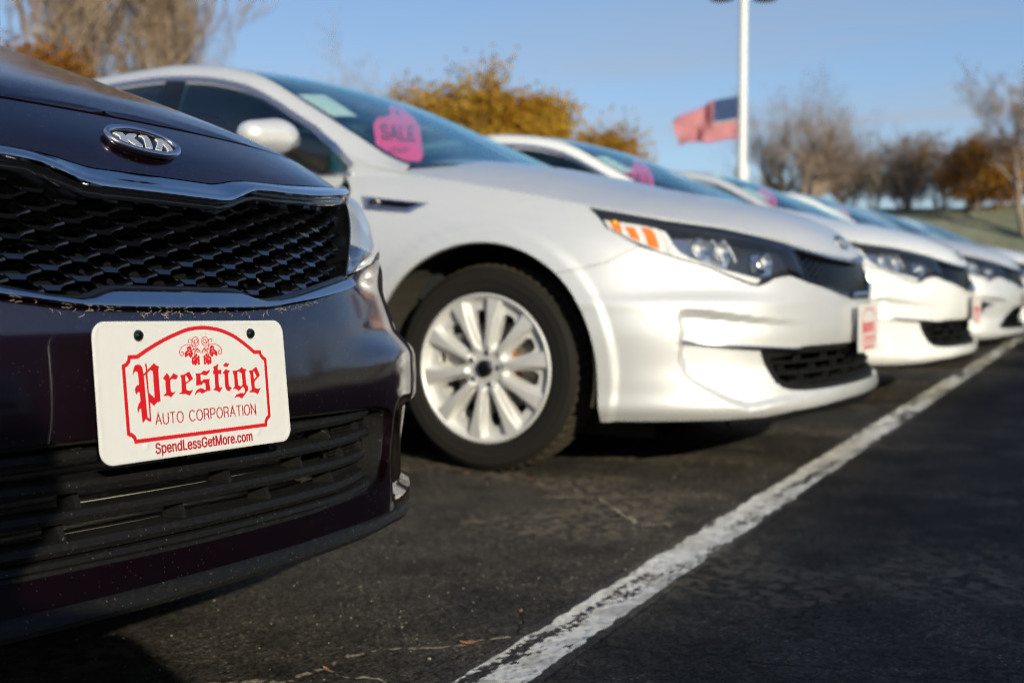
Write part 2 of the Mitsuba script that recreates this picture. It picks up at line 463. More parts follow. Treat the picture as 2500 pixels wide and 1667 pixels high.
def hood_mesh(edge, x_cowl, zc, p=2.6, nx=70, nl=36, edge_depth=0.015, crease=None):
    """edge: (n,3) left border from the nose's centre to the cowl, in order; zc(x): height of the centre line"""
    e = np.asarray(edge, float)
    i = int(np.argmax(e[:, 0] < e[:, 0].max() - 1e-9)) or 1
    x_nose = e[0, 0]
    d = np.r_[0, np.cumsum(np.linalg.norm(np.diff(e, axis=0), axis=1))]
    t = np.linspace(0, 1, nx) ** 1.25 * d[-1]
    E = np.stack([np.interp(t, d, e[:, k]) for k in range(3)], 1)
    E[0, 1] = max(E[0, 1], 0.002)
    eta = np.linspace(-1, 1, 2 * nl + 1)
    V = []
    for x, l, z in E:
        c = float(zc(x))
        V.append(np.stack([np.full_like(eta, x) + (0.0), eta * l, z + (c - z) * (1 - np.abs(eta) ** p)], 1))
    V = np.array(V)
    # bow the rows so that the nose stays round: rows follow the border's x at eta = 1 and the centre's arc between
    m = 2 * nl + 1
    I, J = np.meshgrid(np.arange(nx - 1), np.arange(m - 1), indexing='ij')
    a = (I * m + J).ravel()
    F = np.vstack([np.stack([a, a + m, a + m + 1], 1), np.stack([a, a + m + 1, a + 1], 1)])
    top = trimesh.Trimesh(V.reshape(-1, 3), F, process=False)
    if top.face_normals[:, 2].mean() < 0:
        top.invert()
    ring = np.vstack([V[::-1, 0], V[:, -1]])
    k = np.arange(len(ring) - 1)
    B = ring - [0.003, 0, edge_depth]
    n = len(ring)
    sk = trimesh.Trimesh(np.vstack([ring, B]), np.vstack([np.stack([k, k + n, k + 1], 1), np.stack([k + 1, k + n, k + n + 1], 1)]), process=False)
    return cat([top, sk])


def wheel_face_mesh(n=10):
    """the cast face: ten spokes with bevelled flanks, leaf-shaped openings between them; (x, z) plane, y towards the viewer"""
    per = 2 * PI / n

    def phase(q):
        a = np.arctan2(q[:, 1], q[:, 0]) - .25 * per
        return (a + per / 2) % per - per / 2                       # 0 on a spoke's middle line

    def relief(q):
        r = np.hypot(q[:, 0], q[:, 1])
        p = np.abs(phase(q)) * r                                    # distance from the spoke's middle line
        half = np.interp(r, [.05, .08, .13, .18, .222], [.009, .009, .0115, .0160, .024])
        h = .010 + .006 * np.sin(np.clip((r - .05) / .17, 0, 1) * PI)
        flank = np.clip((p - half) / np.interp(r, [.05, .1, .2, .222], [.006, .008, .010, .010]), 0, 1)
        drop = .026 * smooth01(flank) * smooth01((r - .055) / .03)
        bowl = -.010 * smooth01((.075 - r) / .02)
        rise = .006 * smooth01((r - .205) / .018) * flank
        return h - drop + bowl + rise - .008

    holes = []
    for k in range(n):
        a = (k + .75) * per
        pts = [(r, s * w) for s in (1, -1) for r, w in zip(*((np.array([.088, .105, .125, .15, .172, .186]), np.array([.0045, .0105, .0155, .0205, .0225, .013])) if s > 0 else (np.array([.186, .172, .15, .125, .105, .088]), np.array([.013, .0225, .0205, .0155, .0105, .0045]))))]
        g = sg.Polygon(pts).buffer(.003).buffer(-.0015)
        holes.append(sa.rotate(g, math.degrees(a), origin=(0, 0)))
    disc = sg.Point(0, 0).buffer(.2245, quad_segs=32).difference(unary_union(holes))
    m = panel(disc, lambda q: np.stack([q[:, 0], np.zeros(len(q)), -q[:, 1]], 1), .0040, .0040, edge=.028, relief=lambda q: relief(q))
    if (np.asarray(m.face_normals)[:, 1] * m.area_faces).sum() < 0:
        m.invert()
    return m


def smooth01(t):
    t = np.clip(t, 0, 1)
    return t * t * (3 - 2 * t)


def lathe_y(profile, n=96):
    """profile (r, y) turned about the wheel's axle (y)"""
    m = lathe(profile, n)
    v = m.vertices
    return trimesh.Trimesh(np.stack([v[:, 0], v[:, 2], v[:, 1]], 1), np.array(m.faces)[:, ::-1], process=False)


def tyre_meshes():
    """(sidewalls, tread): moulded rings on the walls, blocks and grooves on the tread"""
    R, r = .334, .235
    wall = [(r, -.010), (r + .010, -.003), (r + .020, .002), (r + .024, .0035), (r + .028, .002), (r + .044, .0055), (r + .048, .0072), (r + .052, .0057), (r + .066, .0045), (r + .070, .0060), (r + .074, .0038), (R - .020, -.003), (R - .014, -.008), (R - .009, -.013)]
    side = cat([lathe_y(wall, 144), lathe_y([(R - .014, -.195), (R - .03, -.205), (r, -.20)], 72)])
    prof = [(R - .009, -.013), (R - .004, -.022), (R - .001, -.034), (R - .001, -.060), (R - .010, -.063), (R - .010, -.070), (R, -.073), (R, -.102), (R - .010, -.105), (R - .010, -.112), (R, -.115), (R, -.145), (R - .006, -.180), (R - .014, -.195)]
    n = 300
    m = lathe_y(prof, n)
    v = np.array(m.vertices).reshape(n, len(prof), 3)
    for j, dep in ((0, .006), (1, .008), (2, .009), (3, .007), (6, .004), (7, .004), (10, .005), (11, .007), (12, .006)):
        g = (np.arange(n) + (2 if j > 5 else 0)) % 5 < 2
        q = v[g, j]
        rr = np.hypot(q[:, 0], q[:, 2])
        v[g, j, 0] *= (rr - dep) / rr
        v[g, j, 2] *= (rr - dep) / rr
    return side, trimesh.Trimesh(v.reshape(-1, 3), m.faces, process=False)


def make_wheel_meshes():
    side, tread = tyre_meshes()
    W = {'tyre': (side, 'rubber', 60), 'tyre_tread': (tread, 'dusty_rubber', 25)}
    W['rim'] = (lathe_y([(.238, -.004), (.240, .004), (.234, .007), (.228, .003), (.222, -.006), (.216, -.03), (.205, -.10), (.20, -.19)]), 'alloy', 40)
    W['wheel_face'] = (wheel_face_mesh(), 'alloy', True)
    W['hub_cap'] = (lathe_y([(.0, .010), (.018, .0095), (.025, .007), (.0275, .003), (.0275, -.014)], 40), 'badge_black', 40)
    W['brake_disc'] = (lathe_y([(.06, -.075), (.145, -.075), (.150, -.078), (.150, -.098), (.06, -.098)], 64), 'brake_metal', 30)
    W['disc_bell'] = (lathe_y([(.0, -.055), (.085, -.055), (.092, -.066), (.092, -.09)], 48), 'rust', 30)
    W['caliper'] = (cat([box(.135, -.085, .045, .045, .07, .12), box(.165, -.075, .045, .02, .055, .10), box(.118, -.072, .02, .03, .03, .03)]), 'condenser', False)
    W['shade_disc'] = (lathe_y([(.2, -.13), (.10, -.135), (.0, -.135)], 48), 'shield_steel', False)  # dark disc closing the barrel, painted shade behind the spokes
    nut = lathe_y([(.0, .004), (.006, .004), (.009, .0), (.0095, -.016)], 12)
    for i in range(5):
        a = 2 * PI * (i + .42) / 5
        q = nut.copy()
        q.apply_translation((.053 * math.cos(a), .000, .053 * math.sin(a)))
        W[f'lug_nut_{i:03d}' if i else 'lug_nut'] = (q, 'lamp_chrome', 40)
    v = trimesh.creation.cylinder(.0055, .02, sections=12)
    v.apply_translation((.155, .0, 0))
    a = math.radians(43)
    v = trimesh.creation.icosphere(1, .007)
    v.apply_scale((1.6, 1, 1))
    v.apply_translation((.176, -.020, 0))
    v.apply_transform(trimesh.transformations.rotation_matrix(a, [0, 1, 0]))
    W['valve_cap'] = (v, 'green_plastic', True)
    return W


def seat_meshes(x, l):
    def pad(cx, cy, cz, sx, sy, sz, r):
        c = [m3.Manifold.sphere(r, 12).translate([cx + a * (sx / 2 - r), cy + b * (sy / 2 - r), cz + d * (sz / 2 - r)]) for a in (-1, 1) for b in (-1, 1) for d in (-1, 1)]
        m = m3.Manifold.batch_hull(c).to_mesh()
        return trimesh.Trimesh(m.vert_properties[:, :3], m.tri_verts, process=False)
    back = pad(0, 0, .30, .13, .50, .62, .06)
    back.apply_transform(trimesh.transformations.rotation_matrix(math.radians(-20), [0, 1, 0]))
    back.apply_translation((x - .24, l, .50))
    head = pad(0, 0, 0, .10, .27, .19, .045)
    head.apply_translation((x - .50, l, 1.205))
    return cat([pad(x, l, .46, .50, .50, .16, .06), back]), head
# ------------------------------------------------------------------ the shells of the two car models
DY = 1.03      # centre line of the maroon car
plan_low = [(0, 0), (.16, .005), (.30, .018), (.43, .040), (.55, .072), (.65, .112), (.74, .165), (.81, .222), (.87, .300), (.92, .400), (.955, .53), (.98, .72), (.995, 1.0), (1, 1.4), (1, 2.2), (1, 3.0), (.99, 3.7), (.96, 4.2), (.90, 4.5), (.75, 4.66), (.5, 4.73), (.25, 4.76), (0, 4.77)]
plan_high = [(0, 0), (.16, .006), (.30, .022), (.43, .052), (.55, .098), (.65, .155), (.74, .230), (.81, .310), (.87, .410), (.92, .530), (.955, .67), (.98, .85), (.995, 1.08), (1, 1.42), (1, 2.1), (1, 2.8), (.99, 3.4), (.95, 3.9), (.88, 4.2), (.72, 4.36), (.5, 4.43), (.25, 4.46), (0, 4.47)]
DZ = [.08, .16, .22, .28, .36, .45, .55, .60, .66, .72, .76, .82, .90, 1.0]
DX = [-1.10, -1.03, -.995, -.998, -1.003, -1.000, -1.012, -1.024, -1.038, -1.056, -1.076, -1.150, -1.30, -1.55]
DW = [.80, .86, .90, .915, .925, .94, .945, .938, .935, .94, .94, .895, .85, .82]
dark = Shell(DZ, DX, DW, plan_low, plan_high, [(.08, .0), (.5, .0), (.62, .25), (.76, .8), (.86, 1), (1.0, 1)], .10, .98)
ROLL = -1.5
dark_world = T().translate([0, DY, 0]).rotate([1, 0, 0], ROLL)
WY = 4.10
WZ = [.08, .16, .20, .25, .30, .36, .45, .53, .60, .66, .70, .74, .80, .86, .92, .97, 1.04]
WX = [-1.05, -.965, -.918, -.892, -.900, -.915, -.905, -.91, -.92, -.935, -.95, -.978, -1.05, -1.16, -1.32, -1.5, -1.8]
WW = [.84, .87, .885, .898, .907, .915, .922, .924, .922, .918, .912, .903, .885, .86, .825, .785, .72]
white = Shell(WZ, WX, WW, plan_low, plan_high, [(.08, 0), (.45, .1), (.58, .7), (.66, 1.0), (1.04, 1.0)], .10, 1.02)
white_world = T().translate([0, WY, 0])
wheel_set = make_wheel_meshes()
cabin_x = [-2.00, -2.15, -2.31, -2.53, -2.755, -3.03, -3.26, -3.50, -3.90, -4.30, -4.60, -4.90, -5.10, -5.25]
cabin_zr = [.985, 1.052, 1.125, 1.222, 1.318, 1.415, 1.468, 1.488, 1.475, 1.425, 1.34, 1.21, 1.12, 1.06]
cabin_zc = [.955, .968, 1.005, 1.120, 1.240, 1.378, 1.432, 1.452, 1.440, 1.385, 1.29, 1.15, 1.07, 1.00]
cabin_lc = [.735, .735, .725, .70, .675, .645, .625, .615, .605, .60, .61, .64, .66, .67]
cabin_zb = [.945, .955, .965, .972, .976, .980, .984, .988, .995, 1.003, 1.005, 1.0, .99, .97]
cabin_lb = [.74, .75, .765, .775, .782, .785, .785, .785, .783, .775, .765, .75, .735, .72]


def cabin_parts(cab, dx, out):
    """glass, roof, pillars, trim, cabin interior"""
    X = lambda pts: [(x + dx, v) for x, v in pts]
    ws = sg.Polygon(X([(-2.13, 0), (-2.13, .2), (-2.15, .36), (-2.245, .492), (-2.55, .490), (-3.03, .466), (-3.10, .34), (-3.13, 0), (-3.10, -.34), (-3.03, -.466), (-2.55, -.490), (-2.245, -.492), (-2.15, -.36), (-2.13, -.2)]))
    rw = sg.Polygon(X([(-4.35, .36), (-4.95, .40), (-5.02, 0), (-4.95, -.40), (-4.35, -.36), (-4.30, 0)]))
    side = {}
    for sgn in (1, -1):
        side[sgn] = [sg.Polygon(X([(x, sgn * v) for x, v in pts])).buffer(.012).buffer(-.012) for pts in (
            [(-2.50, .975), (-3.33, .975), (-3.33, .62), (-3.0, .62), (-2.82, .63), (-2.66, .66), (-2.55, .74), (-2.47, .90)],
            [(-3.43, .975), (-4.18, .975), (-4.22, .62), (-3.43, .62)],
            [(-4.24, .975), (-4.62, .95), (-4.45, .64), (-4.28, .62)])]
    whole = sg.Polygon(X([(-2.27, -1), (-2.27, 1), (-5.2, 1), (-5.2, -1)]))
    glass = unary_union([ws, rw, *side[1], *side[-1]])
    out.append(('roof', panel(whole.difference(glass.buffer(.004)), cab, .035, .045, edge=.02), 'PAINT', True))
    out.append(('windshield', panel(ws, cab, .035, .045, off=.001, edge=0), 'window_glass', True))
    frit = ws.buffer(.002).difference(ws.buffer(-.028))
    out.append(('windshield__black_border', panel(frit, cab, .03, .03, off=-.004, edge=0), 'gloss_black', True))
    out.append(('rear_window', panel(rw, cab, .05, .06, off=.001, edge=0), 'tinted_glass', True))
    for sgn in (-1, 1):
        for nm, g in zip(('front_side_window', 'rear_side_window', 'quarter_window'), side[sgn]):
            out.append((nm, panel(g, cab, .04, .04, off=.001, edge=0), 'tinted_glass', True))
        xs = np.r_[np.linspace(-2.47, -2.62, 8), np.linspace(-2.66, -4.6, 34)] + dx
        vv = np.interp(xs - dx, [-4.6, -4.45, -4.22, -3.0, -2.82, -2.66, -2.55, -2.47], [.80, .62, .595, .595, .605, .635, .72, .90]) * sgn
        q = np.stack([xs, vv], 1)
        n = normals_of(cab, q)
        pth = cab(q) + n * .002
        out.append(('window_trim', sweep(pth, rounded(.012, .026, .005, 2), n), 'chrome', 40))
        q2 = np.stack([np.linspace(-2.46, -4.62, 40) + dx, np.full(40, .985 * sgn)], 1)
        n2 = normals_of(cab, q2)
        out.append(('belt_moulding', sweep(cab(q2) + n2 * .003, rounded(.012, .016, .004, 2), n2), 'chrome', 40))
        pil = sg.Polygon(X([(-3.325, sgn * .985), (-3.435, sgn * .985), (-3.435, sgn * .61), (-3.325, sgn * .61)]))
        out.append(('pillar_cover', panel(pil, cab, .04, .05, off=.003, edge=.006), 'gloss_black', True))
        # door mirror
        sp = [m3.Manifold.sphere(1, 28).scale([a, b, c]).translate([x, y, z]) for x, y, z, a, b, c in ((-.02, .0, .0, .075, .085, .055), (-.045, -.085, -.004, .05, .05, .050), (-.03, .10, -.008, .055, .05, .046))]
        mm = m3.Manifold.batch_hull(sp)
        mm = mm.trim_by_plane([1, 0, 0], -.055).to_mesh()
        mir = trimesh.Trimesh(mm.vert_properties[:, :3], mm.tri_verts, process=False)
        place = np.array([-2.60 + dx, sgn * .985, 1.097])
        if sgn < 0:
            mir = mirrored(mir)
        mir.apply_translation(place)
        out.append(('door_mirror', mir, 'PAINT', 50))
        gl = box(place[0] - .056, place[1], place[2] - .002, .006, .17, .085)
        out.append(('door_mirror__mirror_glass', gl, 'lamp_chrome', False))
        arm = tube([(place[0] - .02, sgn * .93, 1.062), (place[0] - .0, sgn * .85, 1.03), (place[0] + .01, sgn * .77, 1.015)], [.022, .026, .035], 10)
        out.append(('door_mirror__arm', arm, 'black_plastic', 40))
    for l in (.36, -.36):
        seat, head = seat_meshes(-3.05 + dx, l)
        out.append(('front_seat', seat, 'seat_cloth', 40))
        out.append(('front_seat__headrest', head, 'seat_cloth', 40))
    rv = m3.Manifold.batch_hull([m3.Manifold.sphere(.022, 12).translate([-2.90 + dx, y, 1.315 + .09 * (dx < 0)]) for y in (-.11, .11)]).to_mesh()
    out.append(('rear_view_mirror', trimesh.Trimesh(rv.vert_properties[:, :3], rv.tri_verts, process=False), 'dash_plastic', 50))
    bench = cat([box(-4.0 + dx, 0, .47, .5, 1.25, .16), box(-4.32 + dx, 0, .82, .14, 1.25, .60)])
    out.append(('rear_bench', bench, 'seat_cloth', False))
    dash = sweep([(-2.62 + dx, -.70, .80), (-2.62 + dx, .70, .80)], [(-.25, -.10), (.06, -.12), (.13, -.02), (.15, .12), (.10, .30), (.02, .47), (-.25, .47)], (0, 0, 1))
    out.append(('dashboard', dash, 'dash_plastic', 30))
    ring = np.array([(.185 * math.cos(a), .185 * math.sin(a)) for a in np.linspace(0, 2 * PI, 40, endpoint=False)])
    wheel = sweep(np.stack([-2.84 + dx - .35 * ring[:, 1], .36 + ring[:, 0], .90 + ring[:, 1] * .94], 1), circle(.015, 8), (1, 0, .3), closed=True)
    hubc = trimesh.creation.icosphere(2, .055)
    hubc.apply_translation((-2.82 + dx, .36, .89))
    out.append(('steering_wheel', cat([wheel, hubc, tube([(-2.84 + dx, .19, .90), (-2.82 + dx, .36, .89), (-2.84 + dx, .53, .90)], .014, 8)]), 'dash_plastic', 40))


def body_parts(shell, seam_z, sill_z, top, dx, out, wheel_x=(-1.90, -4.705), arch_z=.335):
    """doors, quarter panels, wheels, underbody; both sides"""
    arches = [wheel_arch(wheel_x[0] + .02, arch_z, .397), wheel_arch(wheel_x[1], arch_z, .392)]
    doors = [('front_door', [(-2.49, top(-2.49)), (-2.50, sill_z), (-3.38, sill_z), (-3.40, top(-3.40))]),
             ('rear_door', [(-3.406, top(-3.4)), (-3.386, sill_z), (-4.12, sill_z), (-4.30, .55), (-4.48, .80), (-4.50, top(-4.5))])]
    quarter = [(-4.506, top(-4.5)), (-4.486, .80), (-4.306, .55), (-4.126, sill_z), (-5.20, sill_z + .03), (-5.30, .4), (-5.42, top(-5.3))]
    for sgn in (1, -1):
        for nm, pts in doors:
            g = side_poly(shell, [(x + dx, z) for x, z in pts]).buffer(-.002)
            m = panel(g, shell, .05, .03)
            out.append((nm, m if sgn > 0 else mirrored(m), 'PAINT', True))
            hx, hz = (-3.24, .86) if nm == 'front_door' else (-4.22, .87)
            hs = float(s_at(shell, hx + dx, hz)[0])
            q = np.stack([np.linspace(hs - .11, hs + .11, 9), np.full(9, hz)], 1)
            h = sweep(shell(q) + normals_of(shell, q) * np.array([0, .018, .026, .03, .03, .03, .026, .018, 0])[:, None], rounded(.014, .026, .006, 2), normals_of(shell, q))
            out.append((nm + '__door_handle', h if sgn > 0 else mirrored(h), 'chrome', 40))
        g = side_poly(shell, [(x + dx, z) for x, z in quarter])
        ar = side_poly(shell, arches[1])
        m = panel(g.difference(ar), shell, .05, .03)
        out.append(('rear_quarter', m if sgn > 0 else mirrored(m), 'PAINT', True))
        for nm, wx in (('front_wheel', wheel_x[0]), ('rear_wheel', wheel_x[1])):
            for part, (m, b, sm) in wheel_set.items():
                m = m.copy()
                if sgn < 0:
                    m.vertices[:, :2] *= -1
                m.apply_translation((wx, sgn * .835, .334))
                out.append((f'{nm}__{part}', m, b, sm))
            a = np.linspace(-.25, PI + .25, 26)
            liner = []
            for i in range(25):
                c0, s0, c1, s1 = math.cos(a[i]), math.sin(a[i]), math.cos(a[i + 1]), math.sin(a[i + 1])
                P = [(wx + .41 * c0, .90, .335 + .41 * s0), (wx + .41 * c1, .90, .335 + .41 * s1), (wx + .41 * c1, .50, .335 + .41 * s1), (wx + .41 * c0, .50, .335 + .41 * s0)]
                liner.append(trimesh.Trimesh([(x, sgn * y * (1.0 if y < .8 else .985), z) for x, y, z in P], [[0, 1, 2], [0, 2, 3]], process=False))
            liner.append(trimesh.Trimesh([(wx - .45, sgn * .50, .1), (wx + .45, sgn * .50, .1), (wx + .45, sgn * .50, .76), (wx - .45, sgn * .50, .76)], [[0, 1, 2], [0, 2, 3]], process=False))
            out.append(('wheel_liner', cat(liner), 'wheel_liner', False))
    tail_s = float(s_at(shell, -5.30 + dx, .5)[0])
    e = shell.s[-1]
    rb = sg.box(tail_s - .1, sill_z + .05, e - .002, .985)
    for sgn in (1, -1):
        m = panel(rb.difference(side_poly(shell, [(x + dx, z) for x, z in quarter]).buffer(.004)), shell, .06, .05)
        out.append(('rear_bumper', m if sgn > 0 else mirrored(m), 'PAINT', True))
    deck = sg.box(-5.66, -.70, -5.15, .70)
    out.append(('trunk_lid', extrude(sa.translate(deck, dx, 0).buffer(.03), .012).apply_translation((0, 0, top(-5.3) - .01)), 'PAINT', False))
    out.append(('underbody', cat([box(-3.3 + dx, 0, .24, 2.2, 1.50, .10), box(-5.2 + dx, 0, .32, .5, 1.4, .12), box(-1.75 + dx, 0, .26, 1.0, .90, .10), box(-2.40 + dx, 0, .58, .04, 1.45, .62)]), 'inner_plastic', False))


# ---- the white sedan: everything in its own frame, its centre line at y = 0
WHITE_HOOD = np.array([(0, .69), (.15, .694), (.30, .706), (.46, .738), (.55, .757), (.643, .779), (.774, .802), (.853, .824), (.925, .847), (1.009, .885), (1.076, .912), (1.139, .941), (1.216, .974)])
GRILLE_TOP = [(0, .678), (.092, .682), (.20, .688), (.30, .697), (.38, .708), (.452, .722)]
GRILLE_SIDE = [(.447, .69), (.438, .665), (.428, .63), (.420, .609)]
GRILLE_BOT = [(.336, .592), (.25, .575), (.168, .561), (.12, .557), (0, .556)]
LAMP_TOP = [(.458, .728), (.549, .748), (.643, .771), (.774, .792), (.853, .814), (.931, .835)]
LAMP_BOT = [(.954, .773), (.921, .732), (.869, .697), (.82, .675), (.756, .652), (.697, .622), (.650, .602), (.630, .598), (.601, .605), (.563, .620), (.53, .626), (.493, .628), (.428, .611)]
PLAIN_HOLE = [(0, .41), (.30, .413), (.44, .414), (.488, .413), (.541, .404), (.60, .399), (.654, .398), (.64, .37), (.622, .337), (.612, .31), (.595, .293), (.56, .283), (.50, .278), (.444, .277), (.231, .277), (0, .278)]
SPORT_HOLE = [(0, .425), (.26, .425), (.34, .418), (.44, .375), (.54, .325), (.60, .292), (.57, .279), (.50, .274), (.30, .272), (0, .272)]
POCKET = sg.Polygon([(.46, .486), (.509, .488), (.673, .503), (.794, .520), (.846, .527), (.885, .527), (.905, .515), (.915, .49), (.930, .43), (.918, .347), (.903, .319), (.859, .289), (.80, .255), (.74, .236), (.60, .255), (.46, .262)])


def two_sided(half):
    """a closed polygon from a right half that starts and ends on the centre line"""
    h = list(half)
    return sg.Polygon(h + [(-x, z) for x, z in h[::-1]]).buffer(0)


def white_relief(q):
    a = np.stack([np.abs(q[:, 0]), q[:, 1]], 1)
    pt = shapely.points(a)
    ins = shapely.contains(POCKET, pt)
    d = shapely.distance(pt, POCKET.exterior)
    depth = np.interp(a[:, 0], [.46, .62, .80, .93], [0, .013, .030, .036])
    r = -depth * np.where(ins, smooth01(d / .009), 0)
    # the shelf over the pocket and the sill below it stand out
    r += .006 * np.exp(-((a[:, 1] - .545) / .022) ** 2) * smooth01((a[:, 0] - .35) / .3)
    r += .010 * np.exp(-((a[:, 1] - .235) / .03) ** 2) * smooth01((a[:, 0] - .2) / .3)
    r -= .010 * np.exp(-((a[:, 1] - .60) / .03) ** 2) * smooth01((a[:, 0] - .55) / .2) * smooth01((1.1 - a[:, 0]) / .3)
    return r


def arch_lip(q):
    P = white(q)
    d = np.hypot(P[:, 0] + 1.88, P[:, 2] - .335) - .397
    return .007 * (1 - smooth01((d - .045) / .018)) + white_relief(q)


def fender_relief(q):
    P = white(q)
    d = np.hypot(P[:, 0] + 1.88, P[:, 2] - .335) - .397
    return .007 * (1 - smooth01((d - .045) / .018))


def sedan_parts(sport=False):
    out = []
    HOLE, POCKET = (SPORT_HOLE, None) if sport else (PLAIN_HOLE, 1)
    top = lambda x: .974
    body_parts(white, .7, .195, top, 0.0, out)
    # bumper
    up = GRILLE_BOT[::-1] + [(.418, .607)] + LAMP_BOT[::-1][1:11] + [(.908, .716), (1.007, .668), (1.107, .645), (1.175, .632)]
    arch = np.array(wheel_arch(-1.88, .335, .397))
    ar = side_poly(white, [(-1.483, 0.12)] + wheel_arch(-1.88, .335, .397)[1:-1] + [(-2.277, .12)], .02)
    outer = two_sided([(x, z - .0008) for x, z in up] + [(1.30, .62), (1.30, .19), (1.195, .192), (1.02, .197), (.845, .203), (.70, .203), (.63, .213), (.559, .225), (.43, .229), (.312, .230), (0, .230)])
    hole = two_sided(HOLE)
    if sport:
        slit = sg.Polygon([(.46, .470), (.60, .487), (.80, .505), (.84, .50), (.80, .490), (.62, .472), (.50, .462)])
        fog = sg.Polygon([(.62, .455), (.82, .476), (.84, .40), (.80, .375), (.70, .385)])
        hole_all = unary_union([hole, slit, fog, sa.scale(slit, -1, 1, origin=(0, 0)), sa.scale(fog, -1, 1, origin=(0, 0))])
        for sgn in (1, -1):
            for nm, g, b in (('front_bumper__air_slit', slit, 'gloss_black'), ('front_bumper__fog_lamp', fog, 'lamp_chrome')):
                m = panel(g.buffer(.002), white, .02, .01, off=-.02, edge=0)
                out.append((nm, m if sgn > 0 else mirrored(m), b, True))
    else:
        hole_all = hole
    for half, nm in ((1, 'front_bumper'),):
        g = outer.difference(hole_all).difference(ar).difference(sa.scale(ar, -1, 1, origin=(0, 0)))
        out.append((nm, panel(g, white, .010, .008, relief=fender_relief if sport else arch_lip, edge=.02), 'PAINT', True))
    out.append(('front_bumper__inner_bar', cat([box(-1.10, 0, .42, .10, 1.1, .30), box(-1.30, 0, .62, .10, 1.2, .30)]), 'inner_plastic', False))
    for sgn in (1, -1) if not sport else ():
        q = np.stack([np.linspace(.925, .50, 26), np.interp(np.linspace(.925, .50, 26), [.5, .541, .755, .88, .925], [.404, .404, .416, .428, .433])], 1)
        n = normals_of(white, q)
        m = sweep(white(q) + n * white_relief(q)[:, None] + n * .006, rounded(.014, .014, .005, 2), n)
        out.append(('front_bumper__chrome_strip', m if sgn > 0 else mirrored(m), 'chrome', 40))
    for sgn in (1, -1):
        # fender
        g = [(x, z) for x, z in zip(*[a for a in (white.fx.ev(WHITE_HOOD[7:, 0], WHITE_HOOD[7:, 1]), WHITE_HOOD[7:, 1] - .003)])]
        sp = np.array(WHITE_HOOD[7:]) - [0, .008]
        low = [(1.30, .622), (1.175, .633), (1.107, .6462), (1.007, .6692), (.908, .7172)]
        back = np.array([(x, z) for x, z in ((-2.484, .97), (-2.484, .80), (-2.488, .5), (-2.49, .2), (-1.9, .2))])
        bs = np.stack([s_at(white, back[:, 0], back[:, 1]), back[:, 1]], 1)
        lampo = [(.954 + .002, .773), (.931, .838)]
        fen = sg.Polygon(sp[1:].tolist() + bs.tolist() + low + [(.924, .732), lampo[0], lampo[1]]).buffer(0)
        vent = side_poly(white, [(-2.375, .895), (-2.10, .862), (-2.165, .832), (-2.345, .848)])
        fen = fen.difference(ar).difference(vent.buffer(-.004))
        m = panel(fen, white, .022, .018, relief=fender_relief, edge=.015)
        out.append(('front_fender', m if sgn > 0 else mirrored(m), 'PAINT', True))
        rail = sg.Polygon([tuple(a) for a in WHITE_HOOD[7:] + [0, .004]] + [tuple(a) for a in (WHITE_HOOD[7:] - [0, .018])[::-1]]).buffer(0)  # black filler strip under the hood gap, standing in for its shade
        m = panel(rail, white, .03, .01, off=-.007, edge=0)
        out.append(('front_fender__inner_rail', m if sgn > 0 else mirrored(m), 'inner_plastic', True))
        fr = vent.difference(sa.scale(vent, .80, .62))
        m = panel(fr, white, .008, .006, off=.002, pillow=(.005, .008), edge=.03)
        out.append(('front_fender__vent', m if sgn > 0 else mirrored(m), 'chrome', True))
        m = cat([panel(vent.buffer(-.002), white, .03, .01, off=-.022, edge=0)])
        out.append(('front_fender__vent_slot', m if sgn > 0 else mirrored(m), 'gloss_black', True))
        xs = np.linspace(-2.34, -2.15, 8)
        zz = .862 - .10 * (xs + 2.34)
        q = np.stack([s_at(white, xs, zz), zz], 1)
        n = normals_of(white, q)
        m = sweep(white(q) - n * .006, rounded(.012, .007, .002, 2), n)
        out.append(('front_fender__vent_bar', m if sgn > 0 else mirrored(m), 'chrome', 40))
        # headlamp
        lamp = sg.Polygon(LAMP_TOP + LAMP_BOT).buffer(0)
        parts = headlamp_parts(lamp)
        for nm, m, b, sm in parts:
            out.append((nm, m if sgn > 0 else mirrored(m), b, sm))
    # hood
    E = white(WHITE_HOOD)
    zc = PchipInterpolator([2.30, 2.0, 1.8, 1.6, 1.3, 1.10, 1.03, .985, .962, .951][::-1], [1.070, 1.032, .992, .944, .884, .822, .785, .748, .715, .69][::-1])
    out.append(('hood', hood_mesh(E, -2.26, lambda x: zc(-x), 2.8, edge_depth=.006), 'PAINT', True))
    # grille
    gp = two_sided(GRILLE_TOP + GRILLE_SIDE + GRILLE_BOT)
    out.append(('grille', panel(gp, white, .05, .03, off=-.05, edge=0), 'inner_plastic', True))  # dark sheet behind the mesh, painted in place of shade
    cells = []
    row = 0
    z = .558
    while z < .73:
        s = -.48 + (.021 if row % 2 else 0)
        while s < .48:
            if gp.buffer(-.004).contains(sg.Point(s, z)):
                cells.append(sg.Polygon([(s - .016, z), (s - .008, z + .0085), (s + .008, z + .0085), (s + .016, z), (s + .008, z - .0085), (s - .008, z - .0085)]))
            s += .042
        z += .0105
        row += 1
    mesh = gp.difference(unary_union([c.buffer(-.0016) for c in cells]))
    out.append(('grille__mesh', panel(mesh, white, .06, .04, off=-.012, edge=.004), 'gloss_black', True))
    rim = gp.difference(gp.buffer(-.011))
    out.append(('grille__rim', panel(rim, white, .03, .02, off=.002, edge=.02, pillow=(.003, .005)), 'gloss_black', True))
    tr = sg.Polygon(GRILLE_TOP + [(x, z - .012) for x, z in GRILLE_TOP[::-1]])
    tr = unary_union([tr, sa.scale(tr, -1, 1, origin=(0, 0))])
